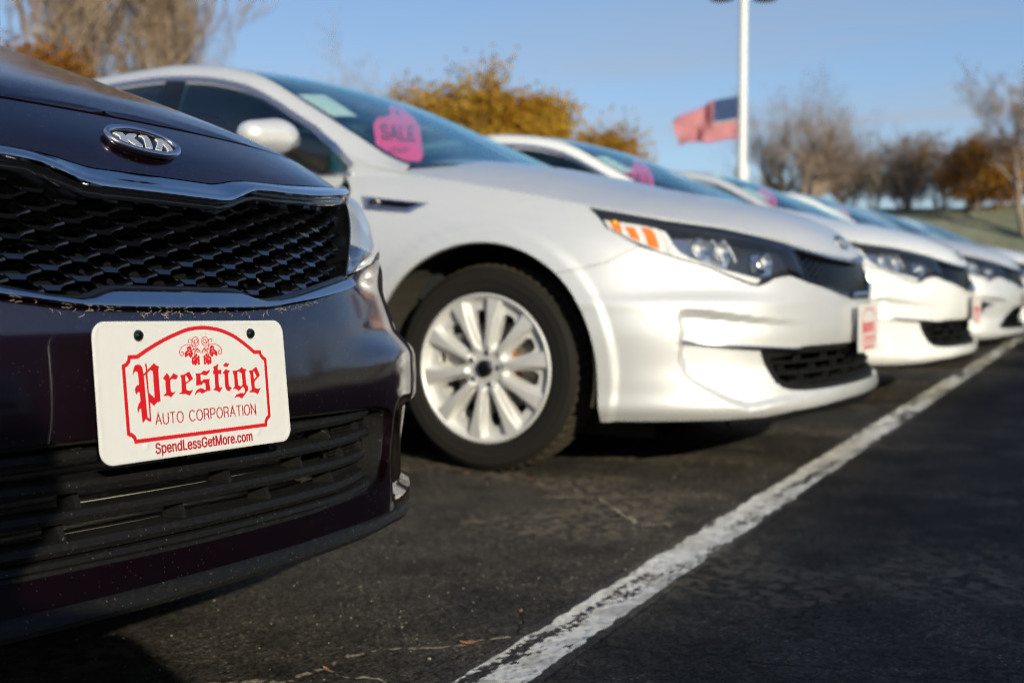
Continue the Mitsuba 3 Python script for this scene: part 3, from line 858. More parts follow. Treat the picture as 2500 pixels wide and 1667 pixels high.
    out.append(('grille__chrome_bar', panel(tr, white, .02, .005, off=.004, edge=.015, pillow=(.005, .006)), 'chrome', True))
    tab = sg.Polygon([(-.13, .553), (.13, .553), (.10, .574), (-.10, .574)])
    out.append(('grille__chrome_tab', panel(tab, white, .02, .005, off=.010, edge=.02, pillow=(.004, .008)), 'chrome', True))
    # lower grille
    out.append(('lower_grille', panel(hole.buffer(.004).difference(hole.buffer(-.020)), white, .02, .01, off=-.012, edge=.05), 'black_plastic', True))
    out.append(('lower_grille__backing', panel(hole.buffer(.01), white, .05, .03, off=-.10, edge=0), 'inner_plastic', True))  # dark sheet closing the opening, its colour stands in for shade
    for z in (.305, .335, .363, .390):
        w = np.interp(z, [.29, .34, .40], [.585, .60, .62])
        q = np.stack([np.linspace(-w, w, 40), np.full(40, z)], 1)
        n = normals_of(white, q)
        out.append(('lower_grille__slat', sweep(white(q) - n * .03, rounded(.03, .008, .003, 2), n), 'black_plastic', 40))
    for k, s in enumerate(np.arange(-.54, .56, .09)):
        for j, (z0, z1) in enumerate(((.285, .305), (.305, .335), (.335, .363), (.363, .390))):
            if (k + j) % 2:
                continue
            P = white(np.array([[s, (z0 + z1) / 2]]))[0]
            out.append(('lower_grille__strut', box(P[0] - .035, P[1], P[2], .02, .008, z1 - z0), 'black_plastic', False))
    q = np.stack([np.linspace(-.78, .78, 60), np.interp(np.abs(np.linspace(-.78, .78, 60)), [0, .45, .6, .78], [.215, .214, .200, .192])], 1)
    n = normals_of(white, q)
    out.append(('front_lip', sweep(white(q) - n * .020, rounded(.05, .042, .012, 3), n), 'black_plastic', 40))
    # badge and dealer plate
    out += badge_parts(lambda u: nose_point(E, zc, u), 'hood_badge', .060, .030)
    pl = sg.box(-.152, .376, .152, .535).buffer(-.012).buffer(.012)
    m = extrude(sa.translate(pl, 0, -.376), .0015)
    out.append(('number_plate', place_plate(m, -.882, .376), 'plate_white', False))
    bars = unary_union([sg.LineString([(-.1, .12), (-.05, .142), (.05, .142), (.1, .12), (.1, .03), (-.1, .03), (-.1, .12)]).buffer(.0025), *[sg.box(x, .062, x + .012, .098) for x in np.arange(-.088, .08, .021)], *[sg.box(x, .040, x + .005, .051) for x in np.arange(-.07, .08, .010)], *[sg.box(x, .009, x + .006, .018) for x in np.arange(-.078, .076, .009)]])
    out.append(('number_plate__red_print', place_plate(extrude(bars, .0006).apply_translation((0, 0, .0016)), -.882, .376), 'plate_red', False))
    cabin_parts(white_cabin, 0.0, out)
    return out


def place_plate(m, x, z):
    """plate coordinates (across, up, out) -> car frame"""
    v = np.array(m.vertices)
    return trimesh.Trimesh(np.stack([x + v[:, 2], v[:, 0], z + v[:, 1]], 1), m.faces, process=False)


def nose_point(E, zc, u):
    """a point on the white hood's nose: u = (l, x)"""
    u = np.asarray(u, float)
    o = np.argsort(E[:, 0])
    le = np.maximum(np.interp(u[:, 1], E[o, 0], E[o, 1]), .01)
    ze = np.interp(u[:, 1], E[o, 0], E[o, 2])
    c = zc(-u[:, 1])
    return np.stack([u[:, 1], u[:, 0], ze + (c - ze) * (1 - np.clip(np.abs(u[:, 0]) / le, 0, 1) ** 2.8)], 1)


KIA = [sg.Polygon([(-0.668, 0.330), (-0.429, 0.400), (-0.418, 0.167), (-0.236, 0.418), (-0.025, 0.455), (-0.227, 0.136), (-0.152, -0.383), (-0.332, -0.417), (-0.439, 0.011), (-0.546, -0.427), (-0.723, -0.457), (-0.614, -0.065), (-0.571, 0.177), (-0.616, 0.305)]).buffer(0),
       sg.Polygon([(0.068, 0.447), (0.266, 0.484), (0.257, 0.210), (0.113, -0.390), (-0.054, -0.398), (0.066, 0.020), (0.134, 0.280), (0.129, 0.414)]).buffer(0),
       sg.Polygon([(0.507, 0.398), (0.675, 0.353), (0.741, -0.035), (0.680, -0.517), (0.561, -0.482), (0.611, -0.148), (0.609, 0.157), (0.348, -0.434), (0.211, -0.406), (0.414, 0.005), (0.507, 0.245)]).buffer(0),
       ]


def badge_parts(pt, key, a, b):
    """an oval badge on a surface patch pt((l, x)) ; flat frame from the patch's centre"""
    c = pt(np.array([[0.0, -.979]]))[0]
    e = pt(np.array([[0.0, -.969], [0.0, -.990]]))
    upv = e[1] - e[0]
    upv /= np.linalg.norm(upv)
    return badge_at(c, np.array([0, 1.0, 0]), upv, key, a, b)


def badge_at(c, right, upv, key, a, b):
    n = np.cross(right, upv)
    fr = lambda m: trimesh.Trimesh(c + m.vertices[:, :1] * right + m.vertices[:, 1:2] * upv + m.vertices[:, 2:] * n, m.faces, process=False)
    t = np.linspace(0, 2 * PI, 64, endpoint=False)
    ring = sweep(np.stack([(a - .0045) * np.cos(t), (b - .0045) * np.sin(t), np.full_like(t, .003)], 1), [(x, y) for x, y in circle(.0046, 10)], (0, 0, 1), closed=True)
    ov = sg.Polygon(np.stack([(a - .004) * np.cos(t), (b - .004) * np.sin(t)], 1))
    face = panel(ov, lambda q: np.c_[q, np.zeros(len(q))], .004, .003, off=-.001, edge=.006, pillow=(.003, .02))
    out = [(key, fr(face), 'badge_black', True), (key + '__rim', fr(ring), 'chrome', True)]
    for k in KIA:
        g = sa.scale(k, a, b, origin=(0, 0))
        out.append((key + '__letter', fr(extrude(g, .0030).apply_translation((0, 0, .0012))), 'badge_silver', False))
        w = g.buffer(.0007).difference(g.buffer(.0001))
        out.append((key + '__letter_edge', fr(extrude(w, .0016).apply_translation((0, 0, .0012))), 'lamp_white', False))
    return out


def headlamp_parts(lamp):
    S = white
    out = [('headlamp', panel(lamp, S, .012, .01, off=.001, edge=0, pillow=(.004, .02)), 'lamp_lens', True)]
    out.append(('headlamp__housing', panel(lamp.buffer(.003), S, .04, .03, off=-.045, edge=0), 'lamp_black', True))
    rimp = lamp.difference(lamp.buffer(-.006))
    out.append(('headlamp__gasket', panel(rimp, S, .03, .01, off=-.002, edge=.045), 'gloss_black', True))
    up = np.array(LAMP_TOP)
    # narrow dark brow along the top, white light guide along the bottom, amber blocks in a white frame
    brow = sg.Polygon(up.tolist() + [(.938, .826), (.852, .798), (.768, .776), (.645, .750), (.50, .723), (.464, .716)]).buffer(0).intersection(lamp)
    out.append(('headlamp__brow', panel(brow, S, .02, .008, off=-.010, edge=.03), 'lamp_black', True))
    guide = sg.Polygon([(.822, .777), (.807, .770), (.816, .731), (.812, .705), (.79, .685), (.723, .654), (.604, .622), (.622, .607), (.653, .603), (.733, .628), (.812, .664), (.842, .690), (.838, .727)])
    out.append(('headlamp__light_guide', panel(guide.buffer(.001), S, .008, .005, off=-.014, edge=.02, pillow=(.006, .008)), 'lamp_white', True))
    refl = sg.Polygon([(.944, .809), (.853, .789), (.819, .777), (.837, .727), (.846, .693), (.913, .721), (.959, .763), (.961, .783)]).intersection(lamp.buffer(-.003))
    out.append(('headlamp__turn_reflector', panel(refl, S, .02, .01, off=-.012, edge=.02), 'lamp_white', True))
    for pts in ([(.919, .804), (.899, .796), (.924, .760), (.934, .777)], [(.898, .784), (.876, .781), (.895, .736), (.912, .749)], [(.86, .781), (.836, .777), (.859, .711), (.883, .723)]):
        out.append(('headlamp__turn_signal', panel(sg.Polygon(pts).buffer(-.002).buffer(.002), S, .006, .004, off=-.010, edge=.008, pillow=(.003, .006)), 'amber', True))
    ball = trimesh.creation.icosphere(2, .0085)
    ball.apply_translation(S(np.array([[.914, .794]]))[0] - normals_of(S, np.array([[.914, .794]]))[0] * .008)
    out.append(('headlamp__turn_bulb', ball, 'amber_bright', True))
    for back in ([(.803, .758), (.73, .758), (.648, .748), (.660, .703), (.690, .659), (.725, .667), (.812, .708)], [(.592, .705), (.530, .708), (.528, .672), (.54, .642), (.583, .636), (.612, .650)]):
        out.append(('headlamp__back_plate', panel(sg.Polygon(back).buffer(-.002).buffer(.002), S, .012, .008, off=-.032, edge=.01), 'lamp_chrome', True))
    for sv in (.70, .665):
        q = np.stack([np.full(8, sv), np.linspace(.672, .745, 8)], 1)
        out.append(('headlamp__divider', sweep(S(q) - normals_of(S, q) * .022, rounded(.016, .004, .001, 1), normals_of(S, q)), 'lamp_white', 40))
    # two reflector bowls with their projector lenses
    for s, z, a, b in ((.752, .712, .036, .034), (.692, .706, .034, .034), (.562, .672, .032, .030)):
        t = np.linspace(0, 2 * PI, 28, endpoint=False)
        c = S(np.array([[s, z]]))[0]
        n = normals_of(S, np.array([[s, z]]))[0]
        n = (n + np.array([1.0, 0, 0])) / np.linalg.norm(n + np.array([1.0, 0, 0]))
        r = np.cross([0, 0, 1], n); r /= np.linalg.norm(r)
        u = np.cross(n, r)
        V = [c + r * a * f * np.cos(q) + u * b * f * np.sin(q) - n * (.010 + h) for f, h in ((1, 0), (.9, .009), (.72, .019), (.5, .026), (.30, .028)) for q in t]
        m = 28
        I, J = np.meshgrid(np.arange(4), np.arange(m), indexing='ij')
        A = (I * m + J).ravel(); B = (I * m + (J + 1) % m).ravel(); C = ((I + 1) * m + (J + 1) % m).ravel(); D = ((I + 1) * m + J).ravel()
        out.append(('headlamp__reflector', trimesh.Trimesh(V, np.vstack([np.stack([A, B, C], 1), np.stack([A, C, D], 1)]), process=False), 'lamp_chrome', 40))
        ball = trimesh.creation.icosphere(2, 1.0)
        ball.apply_scale((.42 * a, .42 * a, .42 * b))
        ball.apply_translation(c - n * .026)
        out.append(('headlamp__bulb', ball, 'lamp_white', True))
    return out


white_cabin = Cabin(cabin_x, cabin_zr, cabin_zc, cabin_lc, cabin_zb, cabin_lb)


def emit(parts, root, paint, to_world, skip=()):
    """one entry per part of one car; equal meshes share their file between cars"""
    seen = {}
    for nm, m, b, sm in parts:
        if any(nm.startswith(x) for x in skip):
            continue
        if id(m) not in PLY:
            PLY[id(m)] = (m, mikit.ply(m, None, smooth=sm))
        seen[nm] = seen.get(nm, -1) + 1
        head, _, tail = nm.rpartition('__')
        # the n-th sub-part of a repeated holder hangs on the right holder
        add(f'{root}__{holder(nm, seen)}', PLY[id(m)][1], paint if b == 'PAINT' else b, to_world=to_world)


PLY = {}
REPEATED = ('front_wheel', 'rear_wheel', 'door_mirror', 'headlamp', 'front_door', 'rear_door', 'front_fender', 'front_seat', 'wheel_liner')


def holder(nm, seen):
    head, sep, tail = nm.partition('__')
    if not sep or head not in REPEATED:
        return nm
    if head not in seen:
        n = seen[nm]                       # wheels have no mesh of their own: a new wheel starts with each new tyre
        n = seen.get(head + '__tyre', n)
    else:
        n = seen[head]
    return f'{head}_{n:03d}__{tail}' if n else nm


# ------------------------------------------------------------------ the maroon car, in its own frame
def fn(pts):
    p = np.array(pts, float)
    f = PchipInterpolator(p[:, 0], p[:, 1])
    return lambda s: f(np.clip(np.abs(s), p[0, 0], p[-1, 0]))


CU = fn([(0, .7415), (.09, .7415), (.115, .745), (.14, .750), (.175, .7535), (.21, .755), (.26, .758), (.37, .767), (.47, .776), (.60, .790)])
CL = fn([(0, .718), (.09, .718), (.112, .720), (.13, .7255), (.15, .732), (.175, .738), (.21, .740), (.25, .741), (.34, .746), (.42, .754), (.50, .764), (.60, .782)])
BU = fn([(0, .605), (.09, .605), (.108, .603), (.125, .597), (.145, .5925), (.165, .593), (.185, .595), (.23, .602), (.295, .614), (.385, .630)])
BL = fn([(0, .583), (.08, .5835), (.14, .585), (.20, .591), (.29, .602), (.385, .6185)])
SHUT = .8185


def ribbon(up, lo, s0, s1, n=120):
    s = np.linspace(s0, s1, n)
    return sg.Polygon(np.vstack([np.stack([s, up(s)], 1), np.stack([s, lo(s)], 1)[::-1]]))


DARK_HOLE = [(0, .445), (.20, .4445), (.33, .442), (.41, .440), (.455, .434), (.474, .424), (.480, .39), (.476, .352), (.458, .325), (.41, .3125), (.33, .309), (.25, .306), (0, .3055)]
DARK_LAMP = [(.386, .636), (.41, .662), (.445, .700), (.480, .735), (.505, .758), (.56, .770), (.66, .783), (.76, .788), (.86, .786), (.98, .770), (.93, .735), (.84, .703), (.74, .682), (.64, .671), (.56, .664), (.48, .652), (.43, .643)]


def dark_relief(q):
    a = np.abs(q[:, 0])
    z = q[:, 1]
    # a shelf under the lamp, a bulge at the corner and a hollow between them
    side = smooth01((a - .30) / .22)
    r = side * (.012 - .024 * smooth01((z - .506) / .050)) * smooth01((.66 - z) / .05)
    r -= .016 * smooth01((.437 - z) / .008) * smooth01((z - .288) / .012) * smooth01((a - .492) / .03)
    return r


def maroon_parts():
    out = []
    top = lambda x: .955
    body_parts(dark, .7, .23, top, -.06, out, wheel_x=(-1.95, -4.75))
    S = dark
    ar = side_poly(S, wheel_arch(-1.93, .335, .40), .02)
    seam_s = s_at(S, [-1.52, -1.52, -1.55, -1.58], [.55, .62, .70, .76])
    # nose panel with the badge
    s = np.linspace(-.62, .62, 90)
    nose = sg.Polygon(np.vstack([np.stack([s, np.full_like(s, SHUT)], 1), np.stack([s, CU(s) + .0015], 1)[::-1]]))
    out.append(('nose_panel', panel(nose, S, .014, .008, edge=.015), 'PAINT', True))
    # grille surround
    out.append(('grille', panel(sg.Polygon([(x, z) for x, z in [(-.50, .76), (-.38, .60), (.38, .60), (.50, .76)]]).buffer(.01), S, .05, .03, off=-.17, edge=0), 'inner_plastic', True))  # dark sheet behind the lattice, shade of the openings put into colour
    out.append(('grille__chrome_top', panel(ribbon(CU, CL, -.585, .585, 200), S, .009, .004, off=.000, pillow=(.002, .005), edge=.02, relief=lambda q: .010 * (1 - smooth01((q[:, 1] - CL(q[:, 0])) / .02))), 'dusty_chrome', True))
    low = ribbon(BU, BL, -.383, .383, 160).buffer(-.002).buffer(.004).buffer(-.002)
    out.append(('grille__chrome_bottom', panel(low, S, .008, .0035, off=.002, pillow=(.0015, .004), edge=.02, relief=lambda q: .012 * (1 - (q[:, 1] - BL(q[:, 0])) / .022)), 'dusty_chrome', True))
    rim = unary_union([ribbon(lambda q: CL(q) + .001, lambda q: CL(q) - .0075, -.50, .50), ribbon(lambda q: BU(q) + .0075, lambda q: BU(q) - .001, -.40, .40)])
    out.append(('grille__inner_rim', panel(rim, S, .012, .004, off=-.006, pillow=(.003, .004), edge=.03), 'gloss_black', True))
    # the lattice: one piece per node, a tilted facet with four arms
    inside = ribbon(lambda q: CL(q) - .001, lambda q: BU(q) + .001, -.52, .52, 160)
    left_edge = sg.Polygon([(-.396, .60), (-.505, .77), (.505, .77), (.396, .60)])
    inside = inside.intersection(left_edge)
    z, row = .589, 0
    px, pz = .0800, .0109
    while z < .79:
        s0 = -.56 + (px / 2 if row % 2 else 0)
        for k in range(16):
            c = s0 + k * px
            if not inside.buffer(.006).contains(sg.Point(c, z)):
                continue
            node_piece(S, c, z, px, pz, out)
        z += pz
        row += 1
    # hood
    hs = np.array([(0, SHUT + .004), (.15, SHUT + .004), (.30, SHUT + .004), (.45, SHUT + .004), (.56, SHUT + .004), (.62, SHUT + .005), (.70, .826), (.80, .832), (.95, .845), (1.15, .869), (1.4, .898), (1.7, .925), (1.98, .948)])
    E = S(hs)
    zc = PchipInterpolator([1.147, 1.17, 1.2, 1.3, 1.4, 1.63, 1.95, 2.30, 2.6], [.8225, .836, .852, .889, .923, 1.003, 1.118, 1.200, 1.24])
    out.append(('hood', hood_mesh(E, -2.3, lambda x: zc(-x), 2.3, nx=110, nl=44), 'PAINT', True))
    # headlamps, fenders
    lamp = sg.Polygon(DARK_LAMP).buffer(0)
    for sgn in (1, -1):
        P = [('headlamp', panel(lamp, S, .012, .01, off=.002, edge=0, pillow=(.006, .02)), 'lamp_lens', True),
             ('headlamp__housing', panel(lamp, S, .03, .02, off=-.045, edge=-.04), 'lamp_chrome', True),
             ('headlamp__gasket', panel(lamp.difference(lamp.buffer(-.004)), S, .02, .01, off=-.002, edge=.05), 'gloss_black', True),
             ('headlamp__inner_bezel', panel(sg.Polygon([(.40, .648), (.445, .692), (.50, .745), (.52, .748), (.50, .71), (.47, .668), (.44, .652)]), S, .02, .01, off=-.02, edge=.03, pillow=(.006, .01)), 'lamp_white', True)]
        fen = [(x, z - .004) for x, z in hs[5:]]
        back = s_at(S, [-2.54, -2.545, -2.55, -2.0], [.94, .6, .24, .24])
        fen += list(zip(back, [.94, .6, .24, .24])) + [(seam_s[0], .24), (seam_s[0], .55), (seam_s[1], .62), (1.05, .70), (.985, .772), (.86, .789), (.76, .791), (.66, .786), (.62, .787)]
        P.append(('front_fender', panel(sg.Polygon(fen).buffer(0).difference(ar), S, .03, .02, edge=.015), 'PAINT', True))
        for nm, m, b, sm in P:
            out.append((nm, m if sgn > 0 else mirrored(m), b, sm))
    # bumper
    top_edge = [(x, float(BL(x)) - .0015) for x in np.linspace(0, .385, 40)] + [(.391, .620), (.389, .632)] + [(x, z - .002) for x, z in DARK_LAMP[::-1][:9]] + [(1.045, .70), (seam_s[1] - .003, .62), (seam_s[0] - .003, .55), (seam_s[0] - .003, .235), (.95, .235), (.70, .262), (.62, .268), (.50, .272), (0, .2715)]
    body = two_sided(top_edge)
    hole = two_sided(DARK_HOLE)
    body = body.difference(hole).difference(ar).difference(sa.scale(ar, -1, 1, origin=(0, 0)))
    out.append(('front_bumper', panel(body, S, .012, .008, relief=dark_relief, edge=.018), 'PAINT', True))
    out.append(('front_bumper__inner_bar', cat([box(-1.26, 0, .52, .10, 1.1, .10), box(-1.48, 0, .68, .10, 1.1, .26)]), 'inner_plastic', False))
    # lower lip
    s = np.linspace(-.98, .98, 90)
    q = np.stack([s, np.interp(np.abs(s), [0, .5, .62, .98], [.259, .257, .250, .225])], 1)
    n = S(q); nn = normals_of(S, q)
    prof = [(-.05, .012), (-.004, .0125), (.006, .009), (.010, .003), (.008, -.006), (.001, -.013), (-.014, -.020), (-.05, -.024)]
    out.append(('front_lip', sweep(n, prof, nn), 'black_plastic', 35))
    # lower grille
    fr = hole.buffer(.002).difference(hole.buffer(-.0045))
    out.append(('lower_grille', panel(fr, S, .015, .006, off=-.004, edge=.06), 'black_plastic', True))
    ledge = lambda z, dep, th, off, w: sweep(*slat_path(S, z, w, off), [(dep, th), (dep * .3, th * 1.15), (-.004, th * .95), (-.001 + 0, th * .1), (-.004, -th * .9), (dep * .3, -th), (dep, -th)][::-1] if False else None)
    for z, w, th in ((.424, .452, .0080), (.392, .462, .0080), (.361, .452, .0080)):
        path, nn = slat_path(S, z, w, .010)
        out.append(('lower_grille__slat', sweep(path, [(-.050, .006), (-.012, th), (-.003, th * .75), (.0, 0), (-.003, -th * .8), (-.012, -th), (-.050, -.004)], nn, scale=None), 'black_plastic', 35))
        # the little lens-shaped bosses moulded along each slat
        for k, c in enumerate(()):
            qq = np.array([[c + (.033 if int(z * 1000) % 2 else 0), z - .0015]])
            p0 = S(qq)[0]; nq = normals_of(S, qq)[0]
            b = trimesh.creation.icosphere(2, 1.0)
            b.apply_scale((.004, .017, .0032))
            b.apply_transform(trimesh.transformations.rotation_matrix(math.atan2(nq[1], nq[0]), [0, 0, 1]))
            b.apply_translation(p0 - nq * .0115)
            out.append(('lower_grille__boss', b, 'black_plastic', True))
    for z, w, th, off in ((.329, .45, .0085, .008), (.3135, .47, .006, .004)):
        path, nn = slat_path(S, z, w, off, .018)
        out.append(('lower_grille__ledge', sweep(path, [(-.06, .008), (-.016, th), (-.004, th * .8), (.0, .1 * th), (-.004, -th * .8), (-.016, -th), (-.06, -.007)], nn), 'black_plastic', 35))
    rows = [(.431, .441), (.399, .417), (.368, .385), (.3365, .354)]
    place = {0: (-.15, .15, .25, .36), 1: (-.315, 0.005, .165, .31, .41), 2: (-.40, -.15, .085, .24, .36, .43), 3: (-.32, -.17, .004, .165, .33)}
    for j, (z0, z1) in enumerate(rows):
        for sx in place[j]:
            qq = np.array([[sx, (z0 + z1) / 2]])
            p0 = S(qq)[0]; nq = normals_of(S, qq)[0]
            h = z1 - z0 + .004
            g = sg.Polygon([(-.050, -h / 2), (-.017, -h / 2), (-.027, h / 2), (-.050, h / 2)])
            m = extrude(g, .008)
            v = np.array(m.vertices)
            t = np.cross([0, 0, 1], nq); t /= np.linalg.norm(t)
            m = trimesh.Trimesh(p0 + v[:, :1] * nq + v[:, 1:2] * np.array([0, 0, 1.0]) + (v[:, 2:] - .004) * t, m.faces, process=False)
            m.fix_normals()
            out.append(('lower_grille__strut', m, 'black_plastic', False))
    # ribbed vanes at both ends, condenser behind the middle
    for sgn in (1, -1):
        for z in np.arange(.372, .440, .0045):
            sx = np.linspace(.34, .455, 10) * sgn
            qq = np.stack([sx, np.full(10, z)], 1)
            out.append(('lower_grille__vane', sweep(S(qq) - normals_of(S, qq) * .030, rounded(.006, .0028, .001, 1), normals_of(S, qq)), 'black_plastic', 40))
        g = sg.box(.33 * sgn, .30, .47 * sgn, .445) if sgn > 0 else sg.box(-.47, .30, -.33, .445)
        out.append(('lower_grille__end_panel', panel(g, S, .03, .03, off=-.036, edge=0), 'black_plastic', True))
    out.append(('lower_grille__backing', panel(hole.buffer(.02), S, .05, .04, off=-.22, edge=0), 'inner_plastic', True))  # dark sheet behind the slats, standing in for the shade inside
    fins = [box(-1.115, 0, z, .012, .66, .0035) for z in np.arange(.30, .46, .0075)] + [box(-1.125, 0, .38, .010, .66, .17)]
    out.append(('radiator', cat(fins), 'condenser', False))
    for z in (.335, .372):
        out.append(('radiator__bracket', box(-1.09, -.02, z - .012, .02, .56, .006), 'condenser', False))
    # badge
    c = S(np.array([[0, .7815]]))[0]
    upv = S(np.array([[0, .794]]))[0] - S(np.array([[0, .774]]))[0]
    upv /= np.linalg.norm(upv)
    n = np.cross([0, 1.0, 0], upv)
    out.extend(badge_at(c + n * .003 + np.array([0, .005, 0]), np.array([0, 1.0, 0]), upv, 'hood_badge', .0585, .0295))
    out.extend(plate_parts())
    # dried grass caught under the chrome bar
    rng = np.random.default_rng(4)
    bits = []
    for k in range(110):
        s0 = rng.uniform(-.23, .27)
        z0 = float(BL(s0)) - rng.exponential(.0035) - .0015
        n_ = 6
        t = np.linspace(0, 1, n_)
        ang, L, curl = rng.uniform(-.9, .9), rng.uniform(.003, .012), rng.uniform(-2.5, 2.5)
        ss = s0 + np.cumsum(np.cos(ang + curl * t)) * L / n_
        zz = z0 + np.cumsum(np.sin(ang + curl * t)) * L / n_ * .6
        qq = np.stack([ss, zz], 1)
        bits.append(tube(S(qq) + normals_of(S, qq) * (.0012 + .002 * rng.random() * t[:, None]), .00018 + .00016 * rng.random(), 4))
    out.append(('dried_grass', cat(bits), 'straw', False))
    cabin_parts(dark_cabin, -.15, out)
    return out


def slat_path(S, z, w, off, rise=.010):
    s = np.linspace(-w, w, 70)
    zz = z + rise * .9 * np.clip((np.abs(s) - .30) / .18, 0, 1) ** 2
    q = np.stack([s, zz], 1)
    n = normals_of(S, q)
    dep = off + .030 * np.clip((np.abs(s) / w - .93) / .07, 0, 1) ** 2
    return S(q) - n * dep[:, None], n


def node_piece(S, c, z, px, pz, out):
    """one lattice node: facet looking forward and up, arms reaching down to its four neighbours"""
    a, h = .0138, .0035
    D = .020                                                     # the lattice lies behind the chrome
    P = lambda s, zz, d: (s, zz, d)
    top_w, bot_w = a * .98, a * .62
    v = [P(c - top_w, z + h, D + .0035), P(c + top_w, z + h, D + .0035), P(c + bot_w, z - h * .9, D), P(c - bot_w, z - h * .9, D),
         # back edge
         P(c - top_w, z + h * 1.05, D + .030), P(c + top_w, z + h * 1.05, D + .030), P(c + bot_w, z - h * 1.6, D + .026), P(c - bot_w, z - h * 1.6, D + .026)]
    f = [[0, 1, 2], [0, 2, 3], [0, 5, 1], [0, 4, 5], [3, 2, 6], [3, 6, 7], [1, 5, 6], [1, 6, 2], [0, 7, 4], [0, 3, 7]]
    for sx in (1, -1):
        for sz in (1, -1):
            z0, z1 = z + (h * .55 if sz > 0 else -h * .9), z + sz * pz * .5
            b = len(v)
            e0, e1 = c + sx * (a * .80), c + sx * px * .26
            d0, d1 = D + (.006 if sz > 0 else .001), D + .006
            v += [P(e0, z0 + .0016, d0 + .001), P(e1, z1 + .0011, d1 + .001), P(e1, z1 - .0011, d1), P(e0, z0 - .0016, d0), P(e0, z0, d0 + .022), P(e1, z1, d1 + .018)]
            f += [[b, b + 1, b + 2], [b, b + 2, b + 3], [b, b + 4, b + 5], [b, b + 5, b + 1], [b + 3, b + 2, b + 5], [b + 3, b + 5, b + 4]]
    v = np.array(v)
    q = v[:, :2]
    X = S(q) - normals_of(S, q) * v[:, 2:]
    out.append(('grille__cell', trimesh.Trimesh(X, f, process=False), 'grille_black', False))


def glyph_runs(text, height, width_scale, depth=.0006, bold=False):
    m = meshkit.text_mesh(text, height, depth, bold)
    m.vertices[:, 0] *= width_scale
    return m


def thin_caps(text, x0, x1, base, cap, stroke):
    """light sans capitals as drawn strokes, set between x0 and x1"""
    arc = lambda cx, cy, rx, ry, a0, a1, n=20: [(cx + rx * math.cos(math.radians(a)), cy + ry * math.sin(math.radians(a))) for a in np.linspace(a0, a1, n)]
    L = {'A': (.62, [[(0, 0), (.31, 1), (.62, 0)], [(.10, .36), (.52, .36)]]), 'U': (.58, [[(0, 1), (0, .3)] + arc(.29, .3, .29, .3, 180, 360) + [(.58, .3), (.58, 1)]]),
         'T': (.56, [[(0, 1), (.56, 1)], [(.28, 1), (.28, 0)]]), 'O': (.70, [arc(.35, .5, .35, .5, 0, 360, 40)]), 'C': (.64, [arc(.35, .5, .35, .5, 40, 320, 32)]),
         'R': (.56, [[(0, 0), (0, 1), (.30, 1)] + arc(.30, .74, .24, .26, 90, -90) + [(0, .48)], [(.32, .48), (.47, .40), (.50, .15), (.56, 0)]]),
         'P': (.54, [[(0, 0), (0, 1), (.30, 1)] + arc(.30, .73, .24, .27, 90, -90) + [(0, .46)]]), 'I': (.0, [[(0, 0), (0, 1)]]),
         'N': (.56, [[(0, 0), (0, 1), (.56, 0), (.56, 1)]]), ' ': (.30, [])}
    gap = .22
    total = sum(L[c][0] for c in text) + gap * (len(text) - 1)
    k = (x1 - x0) / (total * cap)
    x, g = x0, []
    for c in text:
        w, st = L[c]
        for s in st:
            g.append(sg.LineString([(x + p * cap * k, base + q * cap) for p, q in s]).buffer(stroke, cap_style='flat', join_style='mitre'))
        x += (w + gap) * cap * k
    return unary_union(g)


